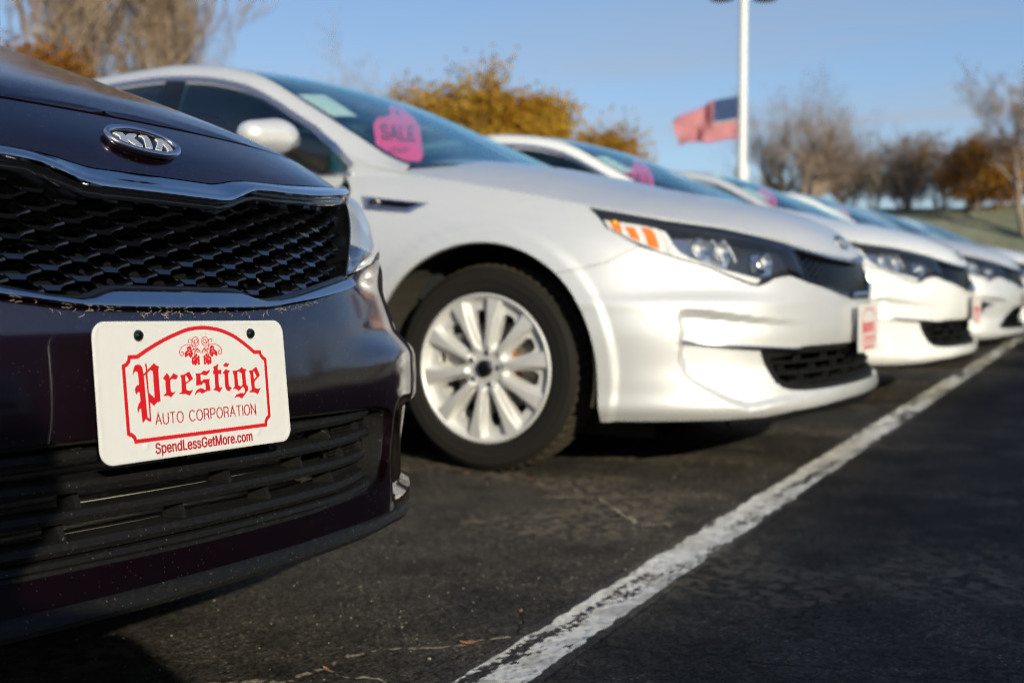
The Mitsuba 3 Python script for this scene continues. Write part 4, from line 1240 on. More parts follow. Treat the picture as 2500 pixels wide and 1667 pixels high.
GOTHIC = [
    ([(51.5, 94.9), (53.0, 99.7), (55.0, 103.5), (59.0, 104.8), (62.8, 103.9), (65.1, 101.0), (65.8, 94.5), (66.1, 93.7), (70.9, 96.9), (70.0, 105.2), (71.5, 105.1), (71.8, 97.6), (76.9, 101.0), (82.7, 105.3), (85.8, 102.7), (89.6, 101.3), (88.0, 99.0), (88.0, 63.3), (82.9, 62.6), (78.5, 59.1), (72.7, 64.2), (72.4, 42.2), (68.8, 43.0), (65.5, 45.9), (60.7, 41.9), (59.8, 58.0), (56.9, 56.9), (54.7, 53.4), (55.0, 58.0), (57.3, 62.5), (60.0, 64.9), (59.6, 75.3), (56.5, 75.4), (54.2, 73.2), (53.2, 77.2), (53.8, 79.7), (55.9, 82.1), (59.7, 82.7), (59.2, 94.3), (58.5, 97.2), (55.7, 98.3), (53.3, 97.1)], [[(66.3, 92.4), (69.8, 94.1), (71.0, 73.0), (71.3, 63.6), (71.5, 44.1), (67.3, 47.1)], [(71.6, 95.3), (77.0, 98.9), (80.8, 96.9), (80.7, 66.4), (71.9, 73.2)]]) ,
    ([(95.0, 88.2), (101.0, 93.5), (103.5, 90.7), (104.5, 86.9), (111.3, 93.0), (113.2, 91.5), (117.2, 90.5), (115.8, 87.9), (112.7, 86.5), (107.6, 87.5), (104.6, 85.3), (104.5, 72.9), (106.9, 71.4), (111.3, 71.8), (104.4, 66.8), (100.5, 69.2), (93.8, 68.8), (98.4, 71.9), (98.2, 86.2)], []) ,
    ([(121.5, 90.3), (127.2, 90.7), (135.3, 93.7), (140.3, 85.7), (128.5, 80.3), (128.3, 73.6), (131.6, 72.1), (136.6, 71.8), (139.2, 72.8), (133.2, 67.1), (127.7, 69.3), (117.9, 69.7), (122.3, 71.8), (122.9, 87.1)], [[(128.1, 89.8), (131.0, 90.0), (135.0, 84.3), (128.5, 81.4)]]) ,
    ([(145.7, 91.1), (152.8, 91.0), (155.9, 92.0), (159.2, 94.1), (162.6, 92.8), (168.7, 94.5), (165.3, 90.5), (161.0, 88.9), (156.4, 90.1), (152.6, 90.5), (152.4, 81.8), (155.5, 81.9), (157.5, 83.7), (167.5, 83.8), (165.8, 81.7), (166.9, 70.6), (162.4, 70.9), (153.7, 68.1), (150.6, 70.2), (145.8, 69.9), (142.6, 67.0), (143.6, 69.7), (146.5, 72.6), (151.7, 73.9), (156.3, 72.6), (158.1, 71.4), (160.5, 71.8), (160.1, 80.3), (156.5, 80.6), (153.3, 78.2), (145.3, 78.1), (146.7, 88.1)], []) ,
    ([(175.4, 98.0), (179.7, 99.0), (183.5, 100.8), (181.7, 97.2), (181.9, 93.6), (187.6, 93.9), (186.8, 91.4), (187.3, 89.2), (181.8, 89.8), (181.6, 73.9), (184.4, 72.4), (187.1, 72.8), (181.8, 68.0), (178.8, 70.0), (172.9, 71.1), (176.3, 73.4), (176.8, 90.1), (174.2, 89.8), (174.8, 92.0), (174.4, 93.1), (176.4, 93.3)], []) ,
    ([(190.4, 89.9), (195.9, 94.1), (198.4, 92.4), (202.2, 92.3), (198.4, 89.2), (198.4, 74.4), (200.5, 72.3), (203.1, 71.9), (198.5, 68.2), (194.8, 69.8), (193.0, 73.0), (193.4, 89.2)], []) ,
    ([(191.8, 99.0), (196.7, 101.9), (198.9, 100.4), (201.8, 100.7), (198.6, 97.6), (195.5, 97.6)], []) ,
    ([(207.6, 91.6), (212.7, 91.7), (218.3, 92.6), (223.4, 95.3), (226.3, 93.1), (231.4, 92.3), (228.6, 90.4), (228.5, 74.7), (231.6, 71.4), (231.2, 68.0), (228.1, 65.3), (219.8, 58.4), (215.6, 60.4), (211.7, 61.1), (207.3, 59.8), (211.2, 62.9), (218.4, 64.5), (224.3, 63.4), (227.0, 66.0), (225.8, 70.0), (223.7, 72.7), (214.9, 67.9), (211.6, 70.3), (206.1, 70.8), (209.5, 72.9), (209.4, 86.2)], [[(214.3, 90.5), (217.0, 91.2), (223.1, 88.7), (223.3, 74.4), (219.7, 72.1), (214.3, 74.1)]]) ,
    ([(236.5, 90.7), (241.4, 90.9), (249.3, 94.7), (254.4, 84.7), (243.5, 77.1), (243.5, 69.6), (246.2, 68.3), (250.3, 67.5), (253.8, 68.7), (248.0, 61.7), (243.4, 64.4), (233.8, 65.0), (238.7, 67.6), (238.1, 87.1)], [[(242.9, 89.8), (245.4, 90.3), (249.3, 83.2), (243.2, 79.1)]]) ,
]
VINE = [[(155.3, 114.6), (155.0, 116.6), (152.6, 119.3), (148.1, 122.5), (142.6, 124.4), (136.6, 125.2), (130.8, 124.2), (125.3, 121.1), (122.8, 117.2), (123.1, 114.3), (125.7, 112.4), (128.1, 113.5), (128.6, 115.8), (126.6, 117.3), (125.8, 115.8)],
        [(153.2, 116.3), (150.6, 116.4), (147.6, 117.7), (145.2, 120.2), (143.4, 123.9), (143.2, 127.9), (144.6, 131.1), (147.1, 133.4), (149.8, 133.8), (152.7, 132.3), (154.6, 128.9), (154.3, 126.3), (152.3, 124.0), (150.0, 123.6), (147.8, 125.4), (147.4, 128.4), (148.3, 130.4), (150.3, 130.9), (152.2, 129.3), (152.2, 127.3), (150.7, 126.4), (149.3, 127.4)],
        [(147.2, 126.1), (144.8, 128.5), (142.4, 130.5), (140.2, 131.2), (137.9, 130.0), (137.8, 128.3), (139.0, 127.6)],
        [(155.1, 117.3), (151.7, 119.0), (148.3, 119.8), (145.6, 119.5), (142.4, 118.5)], [(151.7, 119.0), (148.0, 117.5), (146.0, 114.9), (145.2, 112.1)]]
LEAF = [(134.0, 121.3), (136.3, 122.4), (139.0, 123.4), (140.9, 122.6), (141.8, 121.0), (141.5, 118.7), (142.7, 117.0), (143.5, 114.6), (142.1, 112.0), (138.5, 110.3), (137.0, 112.9), (131.3, 110.8), (130.6, 114.1), (131.7, 116.6), (135.2, 118.8)]
VEINS = [[(136.4, 120.0), (139.4, 118.9)], [(134.2, 115.4), (139.2, 117.1)], [(139.5, 114.3), (140.3, 115.7)]]
GRAPES = [(148.6, 112.5), (152.1, 110.0), (145.9, 110.3), (142.7, 108.7), (149.0, 108.2), (152.1, 106.4), (146.4, 106.3), (142.3, 105.1), (144.9, 104.7), (148.4, 104.5), (152.0, 103.1), (146.6, 102.6), (143.0, 103.7)]


def plate_parts():
    W, H = 304.8, 152.4
    X0, Z0 = -.984, .4205
    out = []
    base = sg.box(0, 0, W, H).buffer(-17).buffer(17)
    slots = unary_union([sg.Point(x, y).buffer(3) for x, y in ((62.5, 136.5), (243, 136.5))])
    raised = base.buffer(-1.4)

    def put(m):
        v = np.array(m.vertices)
        return trimesh.Trimesh(np.stack([X0 + v[:, 2] + .150 * (H - v[:, 1]) / 1000, (v[:, 0] - W / 2) / 1000 - .019 - .046 * (H - v[:, 1]) / 1000, Z0 + v[:, 1] * .985 / 1000 + .15 * v[:, 2]], 1), m.faces, process=False)

    # the sheet, with a rolled rim and four pressed dimples
    flat = lambda q: np.c_[q, np.zeros(len(q))]

    def sheet(q):
        d = shapely.distance(shapely.points(q), base.exterior)
        h = .0006 * np.exp(-((d - 3.0) / 1.6) ** 2)
        for x, y in ((63.6, 15.4), (243.9, 16.0)):
            r = np.hypot(q[:, 0] - x, q[:, 1] - y)
            h = h + .0011 * (1 - smooth01((r - 2.2) / 2.0))
        return h * 1.0

    P, F = clip_grid(base.segmentize(4), 2.4, 2.4)
    pm = trimesh.Trimesh(np.c_[P, sheet(P) + .0012], F, process=False)
    back = trimesh.Trimesh(np.c_[P, np.zeros(len(P)) - .0003], F[:, ::-1], process=False)
    ring = np.asarray(base.segmentize(4).exterior.coords)
    k = np.arange(len(ring) - 1); n = len(ring)
    rimm = trimesh.Trimesh(np.vstack([np.c_[ring, sheet(ring) + .0012], np.c_[ring, np.full(n, -.0003)]]), np.vstack([np.stack([k, k + n, k + 1], 1), np.stack([k + 1, k + n, k + n + 1], 1)]), process=False)
    out.append(('number_plate', put(cat([pm, back, rimm])), 'plate_white', True))
    lift = lambda g, d=.0005: put(extrude(g, d).apply_translation((0, 0, .00125)))
    # border: arch, notched shoulders and corners
    c = 153.2
    arcp = [(c + x, y) for x, y in ((-93.5, 113.6), (-64.5, 126.8), (-37.5, 136.4), (-10.2, 143.2), (9.0, 144.5), (30.5, 142.4), (55.4, 135.6), (77.6, 124.4), (94.3, 113.4))]
    arcp = pchip_poly([(p[0], p[1]) for p in arcp], 50)
    right = [(258.1, 113.2), (259.6, 109.0), (262.6, 105.8), (267.0, 103.6), (266.3, 33.6), (262.0, 31.2), (259.4, 27.6), (258.4, 23.2)]
    left = [(49.0, 22.2), (47.6, 26.6), (44.4, 29.4), (39.6, 31.2), (38.9, 104.0), (43.2, 105.4), (46.4, 108.4), (48.0, 113.4)]
    bord = sg.LinearRing(arcp + right + left).buffer(2.15, join_style='mitre')
    out.append(('number_plate__border', lift(bord), 'plate_red', False))
    word = [sg.Polygon(o, h).buffer(.35) for o, h in GOTHIC]
    for g in word:
        out.append(('number_plate__gothic_letter', lift(g), 'plate_red', False))
    out.append(('number_plate__capitals', lift(thin_caps('AUTO CORPORATION', 79.4, 242.0, 37.7, 12.0, .62)), 'plate_crimson', False))
    t = meshkit.text_mesh('SpendLessGetMore.com', 11.3, .0005, True)
    sc = 156.5 / (t.vertices[:, 0].max() - t.vertices[:, 0].min())
    t.vertices[:, 0] = (t.vertices[:, 0] - t.vertices[:, 0].min()) * sc + 76.2
    t.vertices[:, 1] += 6.3
    t.vertices[:, 2] += .00125
    out.append(('number_plate__web_address', put(t), 'plate_crimson', False))
    # vine emblem, mirrored about the plate's middle
    vine = []
    for k, st in enumerate(VINE):
        vine.append(sg.LineString(spline(st, 70)).buffer(.34 if k < 3 else .45))
    leaf = sg.Polygon(spline(LEAF + LEAF[:1], 90)).buffer(0).difference(unary_union([sg.LineString(v).buffer(.42) for v in VEINS]))
    grapes = unary_union([sa.scale(sg.Point(x, y).buffer(1.62), .95, 1.2) for x, y in GRAPES])
    half = unary_union([*vine, leaf, grapes])
    out.append(('number_plate__vine_emblem', lift(unary_union([half, sa.scale(half, -1, 1, origin=(156.9, 0))])), 'plate_red', False))
    for x, y in ((62.9, 136.6), (243.3, 136.2)):
        prof = [(0, .0042), (1.5, .0042), (1.9, .0036), (2.9, .0058), (4.6, .0050), (6.1, .0030), (6.5, .0012)]
        m = lathe(prof, 28)
        m.vertices[:, :2] += (x, y)
        if m.face_normals[:, 2].sum() < 0:
            m.invert()
        out.append(('number_plate__screw', put(m), 'gloss_black', 30))
    return out


dark_cabin = Cabin(cabin_x, cabin_zr, cabin_zc, cabin_lc, cabin_zb, cabin_lb, dx=-.15, kz=1.09)
scene['grille_black'] = {'type': 'twosided', 'bsdf': {'type': 'roughplastic', 'diffuse_reflectance': {'type': 'rgb', 'value': [0.006, 0.006, 0.008]}, 'int_ior': 2.2, 'alpha': 0.03}}
scene['badge_silver'] = principled((0.55, 0.57, 0.62), 0.35, metallic=0.6)
scene['straw'] = principled((0.46, 0.38, 0.33), 0.9)


# ------------------------------------------------------------------ the setting: lot and stripe
def sheet(x0, y0, x1, y1, z, n=1):
    v = np.array([(x0, y0, z), (x1, y0, z), (x1, y1, z), (x0, y1, z)], float)
    return trimesh.Trimesh(v, [[0, 1, 2], [0, 2, 3]], process=False)


add('parking_lot', sheet(-400, -400, 400, 700, 0), 'asphalt', kind='structure')
sx = lambda y: -.895 - .037 * (y - 1.55)
add('lot_stripe', trimesh.Trimesh([(sx(-4) - .070, -4, .002), (sx(-4) + .070, -4, .002), (sx(40) + .070, 40, .002), (sx(40) - .070, 40, .002)], [[0, 1, 2], [0, 2, 3]], process=False), 'stripe_paint', kind='structure')

# ------------------------------------------------------------------ the cars
DY_ROW = 2.61
sport_set = sedan_parts(sport=True)
emit(maroon_parts(), 'maroon_car', 'maroon_paint', dark_world)
name_thing('maroon_car', 'dark maroon car in front at left, its chrome-ringed grille above a white dealer plate', 'car')
white_set = sedan_parts()
emit(white_set, 'white_sedan', 'silver_white_paint', T().translate([0, WY, 0]))
name_thing('white_sedan', 'silvery white sedan next to the maroon car, its near front wheel in full view', 'car', 'white sedans parked in a row along the stripe')

for k, (paint, dx, lab) in enumerate([('white_paint', 0, 'bright white sedan parked just beyond the silvery one'), ('silver_white_paint', 0, 'pale sedan third in the row, a black slit and fog lamp in its bumper corner'),
                                      ('white_paint', .0, 'white sedan fourth in the row counted from the silvery one'), ('silver_paint', .0, 'bluish silver sedan near the far end of the row'), ('white_paint', .0, 'farthest white sedan of the row')]):
    emit(sport_set if k == 1 else white_set, f'white_sedan_{k + 1:03d}', paint, T().translate([dx, WY + DY_ROW * (k + 1), 0]), skip=('rear_', 'lower_grille__strut') if k else ())
    name_thing(f'white_sedan_{k + 1:03d}', lab, 'car', 'white sedans parked in a row along the stripe')
labels['maroon_car__dried_grass'] = {'label': 'wisps of dried grass caught below the lower chrome bar', 'kind': 'stuff'}
labels['maroon_car__number_plate'] = {'label': 'white dealer plate with red gothic lettering and a vine emblem'}


# ------------------------------------------------------------------ trees, bank, poles, flag
def bark_color(p, n, uv):
    f = fbm(p.x * 3.0, p.y * 3.0, p.z * 1.4, 3)
    return mix((0.18, 0.13, 0.105), (0.38, 0.30, 0.255), f)


def pale_bark_color(p, n, uv):
    f = fbm(p.x * 3.0, p.y * 3.0, p.z * 1.2, 3)
    return mix((0.24, 0.17, 0.12), (0.44, 0.34, 0.26), f)


def gold_color(p, n, uv):
    f = fbm(p.x * 0.9, p.y * 0.9, p.z * 0.9, 3)
    g = cell_rand(dr.floor(p.x * 7.0), dr.floor(p.y * 7.0), dr.floor(p.z * 7.0))
    c = mix((0.42, 0.20, 0.020), (0.58, 0.36, 0.055), smoothstep(0.3, 0.7, f))
    return mix(c, (0.20, 0.17, 0.03), smoothstep(0.72, 0.95, g))


def rust_leaf_color(p, n, uv):
    f = fbm(p.x * 1.1, p.y * 1.1, p.z * 1.1, 3)
    g = cell_rand(dr.floor(p.x * 6.0), dr.floor(p.y * 6.0), dr.floor(p.z * 6.0))
    return mix(mix((0.28, 0.11, 0.018), (0.45, 0.22, 0.04), smoothstep(0.3, 0.7, f)), (0.12, 0.075, 0.03), smoothstep(0.65, 0.95, g))


def bank_color(p, n, uv):
    f = fbm(p.x * 0.35, p.y * 0.35, 0.0, 4)
    g = noise(p.x * 6.0, p.y * 6.0, p.z * 6.0)
    return mix((0.21, 0.22, 0.15), (0.29, 0.29, 0.205), smoothstep(0.3, 0.7, f)) * (0.75 + 0.5 * g)


scene['bark'] = {'type': 'twosided', 'bsdf': {'type': 'diffuse', 'reflectance': proc(bark_color)}}
scene['pale_bark'] = {'type': 'twosided', 'bsdf': {'type': 'diffuse', 'reflectance': proc(pale_bark_color)}}
scene['gold_leaves'] = {'type': 'principledthin', 'base_color': proc(gold_color), 'roughness': 0.7, 'diff_trans': 0.7}
scene['rust_leaves'] = {'type': 'principledthin', 'base_color': proc(rust_leaf_color), 'roughness': 0.7, 'diff_trans': 0.6}
scene['bank_grass'] = {'type': 'twosided', 'bsdf': {'type': 'diffuse', 'reflectance': proc(bank_color)}}
scene['pole_white'] = principled((0.78, 0.77, 0.74), 0.4)
scene['dark_metal'] = principled((0.03, 0.03, 0.032), 0.45)


def frusta(seg, sides=4):
    """many tapered limbs (p0, p1, r0, r1) as one mesh"""
    a = np.array([s[0] for s in seg]); b = np.array([s[1] for s in seg])
    r0 = np.array([s[2] for s in seg])[:, None, None]; r1 = np.array([s[3] for s in seg])[:, None, None]
    t = b - a
    t /= np.linalg.norm(t, axis=1, keepdims=True) + 1e-9
    u = np.cross(t, np.where(np.abs(t[:, 2:]) < .9, [[0, 0, 1.0]], [[1.0, 0, 0]]))
    u /= np.linalg.norm(u, axis=1, keepdims=True)
    w = np.cross(t, u)
    g = np.arange(sides) * 2 * PI / sides
    ring = np.cos(g)[None, :, None] * u[:, None] + np.sin(g)[None, :, None] * w[:, None]
    V = np.concatenate([a[:, None] + r0 * ring, b[:, None] + r1 * ring], 1).reshape(-1, 3)
    j = np.arange(sides)
    f = np.vstack([np.stack([j, (j + 1) % sides, (j + 1) % sides + sides], 1), np.stack([j, (j + 1) % sides + sides, j + sides], 1)])
    F = (f[None] + (np.arange(len(seg)) * 2 * sides)[:, None, None]).reshape(-1, 3)
    return trimesh.Trimesh(V, F, process=False)


def grow(rng, base, height, spread, stems, levels, up=0.5, r0=0.16):
    """limbs by level: each branch bends a little and gives off children along its upper part"""
    lv = [[] for _ in range(levels + 1)]
    tips = []

    def branch(p, d, L, r, k):
        n = 4 if k < 2 else 3
        q = np.array(p, float)
        for i in range(n):
            d = d + rng.normal(0, .10 + .05 * k, 3) + np.array([0, 0, .06 * up])
            d /= np.linalg.norm(d)
            e = q + d * L / n
            ra, rb = r * (1 - .6 * i / n), r * (1 - .6 * (i + 1) / n)
            lv[k].append((q, e, ra, rb))
            q = e
            if k < levels and i >= (1 if k == 0 else 0):
                for c in range(rng.integers(1, 3) if k else rng.integers(2, 4)):
                    a = rng.uniform(0, 2 * PI)
                    side = np.cross(d, [math.cos(a), math.sin(a), .3])
                    side /= np.linalg.norm(side) + 1e-9
                    nd = d * rng.uniform(.55, .95) + side * rng.uniform(.45, .95) * spread + np.array([0, 0, up * .5])
                    branch(q, nd / np.linalg.norm(nd), L * rng.uniform(.42, .66), rb * .62, k + 1)
        tips.append(q)

    for s in range(stems):
        a = 2 * PI * s / max(stems, 1) + rng.uniform(-.4, .4)
        lean = 0.0 if stems == 1 else rng.uniform(.12, .42) * spread
        branch(np.array(base, float) + [.1 * math.cos(a), .1 * math.sin(a), 0], np.array([lean * math.cos(a), lean * math.sin(a), 1.0]), height * rng.uniform(.42, .52), r0 * rng.uniform(.8, 1.1), 0)
    return lv, np.array(tips)


def leaves(rng, pts, per, sigma, size):
    c = np.repeat(pts, per, axis=0) + rng.normal(0, sigma, (len(pts) * per, 3)) * [1, 1, .8]
    a, b = rng.normal(size=c.shape), rng.normal(size=c.shape)
    a /= np.linalg.norm(a, axis=1, keepdims=True)
    b -= a * (a * b).sum(1, keepdims=True)
    b /= np.linalg.norm(b, axis=1, keepdims=True)
    s = size * rng.uniform(.6, 1.3, (len(c), 1))
    V = np.stack([c - a * s, c + b * s * .55, c + a * s, c - b * s * .55], 1).reshape(-1, 3)
    F = (np.array([[0, 1, 2], [0, 2, 3]])[None] + (np.arange(len(c)) * 4)[:, None, None]).reshape(-1, 3)
    return trimesh.Trimesh(V, F, process=False)


def tree(key, label, base, height, seed, spread=1.0, stems=1, levels=4, up=.5, r0=.16, bark='bark', leaf=None, per=6, sigma=.3, size=.10, twig=1.0, group=None, cat_='tree', drop=0.0):
    rng = np.random.default_rng(seed)
    lv, tips = grow(rng, base, height, spread, stems, levels, up, r0)
    k = key
    n = 0
    while k in labels:
        n += 1
        k = f'{key}_{n:03d}'
    name_thing(k, label, cat_, group)
    add(f'{k}__trunk', frusta(lv[0] + lv[1], 7), bark, smooth=True)
    fine = [(a, b, max(r, .010 * twig), max(q, .007 * twig)) for l in lv[2:] for a, b, r, q in l]
    add(f'{k}__branches', frusta(fine, 3), bark)
    if leaf:
        t = tips[rng.random(len(tips)) > drop]
        add(f'{k}__crown', leaves(rng, t, per, sigma, size), leaf)
    return k


tree('poplar_tree', 'tall bare tan poplar with upright branches at the upper left', (-37.5, 33.5, 0), 21, 3, spread=.42, stems=4, levels=4, up=1.3, r0=.20, bark='pale_bark', twig=2.0)
tree('poplar_tree', 'bare tan poplar leaning over the roof of the silvery sedan', (-37.0, 36.5, 0), 19, 8, spread=.38, stems=4, levels=4, up=1.3, r0=.16, bark='pale_bark', twig=2.0)
tree('autumn_tree', 'rust orange tree behind the hood of the maroon car', (-36.4, 26.6, 0), 10.2, 5, spread=.9, stems=3, levels=4, up=.35, leaf='rust_leaves', per=14, sigma=.42, size=.14)
tree('leafless_tree', 'faint leafless tree seen over the windshield of the silvery sedan', (-44.0, 59.5, 0), 15.0, 21, spread=.8, stems=2, levels=4, up=.5, r0=.12, bark='pale_bark', twig=1.0)
tree('golden_tree', 'taller golden tree left of the pair in the middle', (-29.0, 47.1, 0), 10.3, 11, spread=.50, stems=3, levels=4, up=.45, leaf='gold_leaves', per=10, sigma=.42, size=.13, drop=.2)
tree('golden_tree', 'golden tree with a narrow crown right of the taller one', (-25.2, 49.3, 0), 9.6, 17, spread=.36, stems=2, levels=4, up=.6, leaf='gold_leaves', per=14, sigma=.50, size=.13)
tree('golden_tree', 'low golden tree above the roof of the second sedan', (-23.3, 50.3, 0), 7.0, 19, spread=.5, stems=3, levels=4, up=.2, leaf='gold_leaves', per=14, sigma=.50, size=.13)
tree('leafless_tree', 'large leafless tree with a rounded crown right of the light pole', (-15.7, 57.9, 3.0), 8.2, 14, spread=1.35, stems=7, levels=4, up=.42, r0=.27, twig=.55)
tree('shrub', 'reddish leafless shrub at the foot of the large leafless tree', (-12.6, 59.5, 3.8), 4.2, 31, spread=1.1, stems=6, levels=3, up=.3, r0=.06, twig=1.6, cat_='shrub')
tree('shrub', 'grey brown leafless shrub between the large tree and the orange tree', (-11.2, 60.5, 3.9), 4.8, 33, spread=1.0, stems=6, levels=3, up=.4, r0=.06, twig=1.5, cat_='shrub')
tree('autumn_tree', 'small orange brown tree on the grassy bank at right', (-7.9, 58.8, 3.8), 4.0, 41, spread=1.5, stems=5, levels=4, up=.15, leaf='rust_leaves', per=4, sigma=.34, size=.10, drop=.5)
tree('leafless_tree', 'leafless tree with a leaning trunk at the right edge', (-5.2, 54.5, 2.4), 8.6, 44, spread=.9, stems=2, levels=4, up=.5, r0=.16, twig=1.3)
for k, (x, y, h_) in enumerate([(-14.6, 62.5, 3.0), (-12.0, 63.0, 2.6), (-10.2, 63.5, 3.3), (-8.6, 62.5, 2.4), (-6.6, 63.0, 3.2), (-4.6, 62.5, 2.8)]):
    tree('shrub', 'leafless brown shrub in the thicket along the top of the grassy bank', (x, y, 3.9), h_ * 1.25, 70 + k, spread=1.3, stems=7, levels=3, up=.25, r0=.05, twig=1.5, cat_='shrub', group='shrubs in the thicket on the bank')
# trees across the aisle, mirrored in the maroon bumper
for k, (x, y, h_) in enumerate([(26, 34, 9), (34, 24, 10), (20, 46, 9), (13, 52, 8), (30, 52, 11), (8, 62, 9)]):
    tree('leafless_tree', 'leafless tree across the aisle', (x, y, 0), h_, 51 + k, spread=.9, stems=2, levels=3, up=.5, r0=.18, twig=2.0, group='trees across the aisle')

# grassy bank
gx, gy = np.meshgrid(np.linspace(-45, 60, 106), np.linspace(42, 130, 60), indexing='ij')
gp_ = np.stack([gx, gy, 0 * gx], -1)
h = 4.25 * smooth01((gy - 46) / 16) * smooth01((gx + 40) / 20) + .5 * (meshkit.fbm(gp_ * .11, 3, 5) - .5) * smooth01((gy - 50) / 10) - .03
i_, j_ = np.meshgrid(np.arange(105), np.arange(59), indexing='ij')
a_ = (i_ * 60 + j_).ravel()
add('grass_bank', trimesh.Trimesh(np.stack([gx, gy, h], -1).reshape(-1, 3), np.vstack([np.stack([a_, a_ + 60, a_ + 61], 1), np.stack([a_, a_ + 61, a_ + 1], 1)]), process=False), 'bank_grass', smooth=True, kind='structure')

# light pole with two lamp heads
add('light_pole__shaft', tube([(-9.5, 29.3, 0), (-9.5, 29.3, 4), (-9.5, 29.3, 8.1)], [.115, .108, .098], 20), 'pole_white', smooth=True)
for sx in (-1, 1):
    c = np.array([-9.5 + sx * .47, 29.3 + sx * .27, 7.60])
    hd = lathe([(.0, .0), (.27, .0), (.30, .02), (.30, .10), (.22, .20), (.06, .26), (.0, .26)], 32)
    hd.apply_translation(c)
    if hd.volume < 0:
        hd.invert()
    add('light_pole__lamp_head', hd, 'dark_metal', smooth=35)
    add('light_pole__arm', tube([(-9.5, 29.3, 7.83), tuple(c + [0, 0, .22])], .035, 8), 'dark_metal', smooth=True)
name_thing('light_pole', 'white parking lot light pole with dark lamp heads', 'light pole')

# flagpole and flag
FP = np.array([-13.30, 41.0, 0])
add('flagpole', tube([FP, FP + [0, 0, 4.6], FP + [0, 0, 4.75], FP + [0, 0, 9.2]], [.25, .24, .07, .05], 18), 'pole_white', smooth=40)
name_thing('flagpole', 'white flagpole with a thick sleeve half hidden behind the light pole', 'flagpole')


def flag_color(p, n, uv):
    u, v = uv.x, uv.y
    stripe = mi.Float(dr.floor(v * 13.0))
    odd = stripe - 2.0 * dr.floor(stripe * 0.5)
    c = mix((0.80, 0.010, 0.030), (0.62, 0.60, 0.61), dr.select(odd > 0.5, 1.0, 0.0))
    canton = dr.select((u < 0.40) & (v > 6.0 / 13.0), 1.0, 0.0)
    su, sv = u / 0.40 * 11.0 + 0.5, (v - 6.0 / 13.0) / (7.0 / 13.0) * 9.0 + 0.5
    iu, iv = dr.floor(su), dr.floor(sv)
    par = (iu + iv) - 2.0 * dr.floor((iu + iv) * 0.5)
    d = dr.sqrt(dr.square(su - iu - 0.5) + dr.square(sv - iv - 0.5))
    blue = mix((0.006, 0.040, 0.17), (0.72, 0.74, 0.80), dr.select((par < 0.5) & (d < 0.24), 1.0, 0.0))
    return mix(c, blue, canton)


scene['flag_cloth'] = {'type': 'principledthin', 'base_color': proc(flag_color), 'roughness': 0.8, 'diff_trans': 0.7}
nu, nv = 60, 36
U, Vv = np.meshgrid(np.linspace(0, 1, nu), np.linspace(0, 1, nv), indexing='ij')
wave = .26 * np.sin(U * 9.5 + Vv * 2.2) * U ** .6 + .07 * np.sin(U * 19 - Vv * 5.0) * U
fx_ = FP[0] - .07 - U * 1.95 + .12 * np.sin(Vv * 5) * U ** 2
fy_ = FP[1] - U * .95 + wave * 1.5
fz_ = 5.60 + Vv * (1.50 - .35 * U) - .42 * U ** 1.5 + .17 * np.sin(U * 8.0 + 1.2 + Vv * 2.6) * U + .10 * (1 - Vv) * U
i_, j_ = np.meshgrid(np.arange(nu - 1), np.arange(nv - 1), indexing='ij')
a_ = (i_ * nv + j_).ravel()
add('flag', trimesh.Trimesh(np.stack([fx_, fy_, fz_], -1).reshape(-1, 3), np.vstack([np.stack([a_, a_ + nv, a_ + nv + 1], 1), np.stack([a_, a_ + nv + 1, a_ + 1], 1)]), process=False), 'flag_cloth', smooth=True, uv=np.stack([U.ravel(), Vv.ravel()], 1))
name_thing('flag', 'red white and blue striped flag with stars flying from the flagpole', 'flag')

# ------------------------------------------------------------------ the building whose shadow fills the aisle
def brick_color(p, n, uv):
    y, z = p.y * 4.6, p.z * 13.0
    row = dr.floor(z)
    yy = y + 0.5 * (row - 2.0 * dr.floor(row * 0.5))
    m = smoothstep(0.03, 0.07, dr.minimum(yy - dr.floor(yy), 1.0 - (yy - dr.floor(yy)))) * smoothstep(0.06, 0.14, dr.minimum(z - row, 1.0 - (z - row)))
    c = mix((0.16, 0.060, 0.040), (0.26, 0.11, 0.07), cell_rand(dr.floor(yy), row, 3.0))
    return mix((0.30, 0.27, 0.24), c, m)


scene['brick'] = {'type': 'twosided', 'bsdf': {'type': 'diffuse', 'reflectance': proc(brick_color)}}
BX, BH = 9.86, 4.2
turn = trimesh.transformations.rotation_matrix(math.radians(1.72), [0, 0, 1], [BX, -7.45, 0])
yaw_ = lambda m: m.apply_transform(turn)
add('brick_building__wall', yaw_(box(BX + 6, -7.0, BH / 2, 12, 46, BH)), 'brick')
add('brick_building__roof', yaw_(box(BX + 6, -7.0, BH + .06, 12.0, 46, .12)), 'dark_metal')
for y in np.arange(-27, 16, 4.0):
    add('brick_building__window', yaw_(box(BX - .015, y, 2.0, .05, 2.2, 1.5)), 'gloss_black')
    fr_ = cat([box(BX - .03, y, 1.22, .08, 2.36, .08), box(BX - .03, y, 2.78, .08, 2.36, .08), box(BX - .03, y - 1.14, 2.0, .08, .08, 1.48), box(BX - .03, y + 1.14, 2.0, .08, .08, 1.48), box(BX - .03, y, 2.0, .06, .05, 1.48), box(BX - .03, y, 2.0, .055, 2.2, .05)])
    add('brick_building__window_frame', yaw_(fr_), 'lamp_white')
name_thing('brick_building', 'low brick building with a row of framed windows across the aisle', 'building')

# ------------------------------------------------------------------ stickers, tags, small things on the lot
def on_glass(cab, pts, to_world, inset, thick=.002, step=.03):
    g = sg.Polygon(pts).buffer(0)
    return panel(g, cab, step, step, off=-inset, edge=thick)


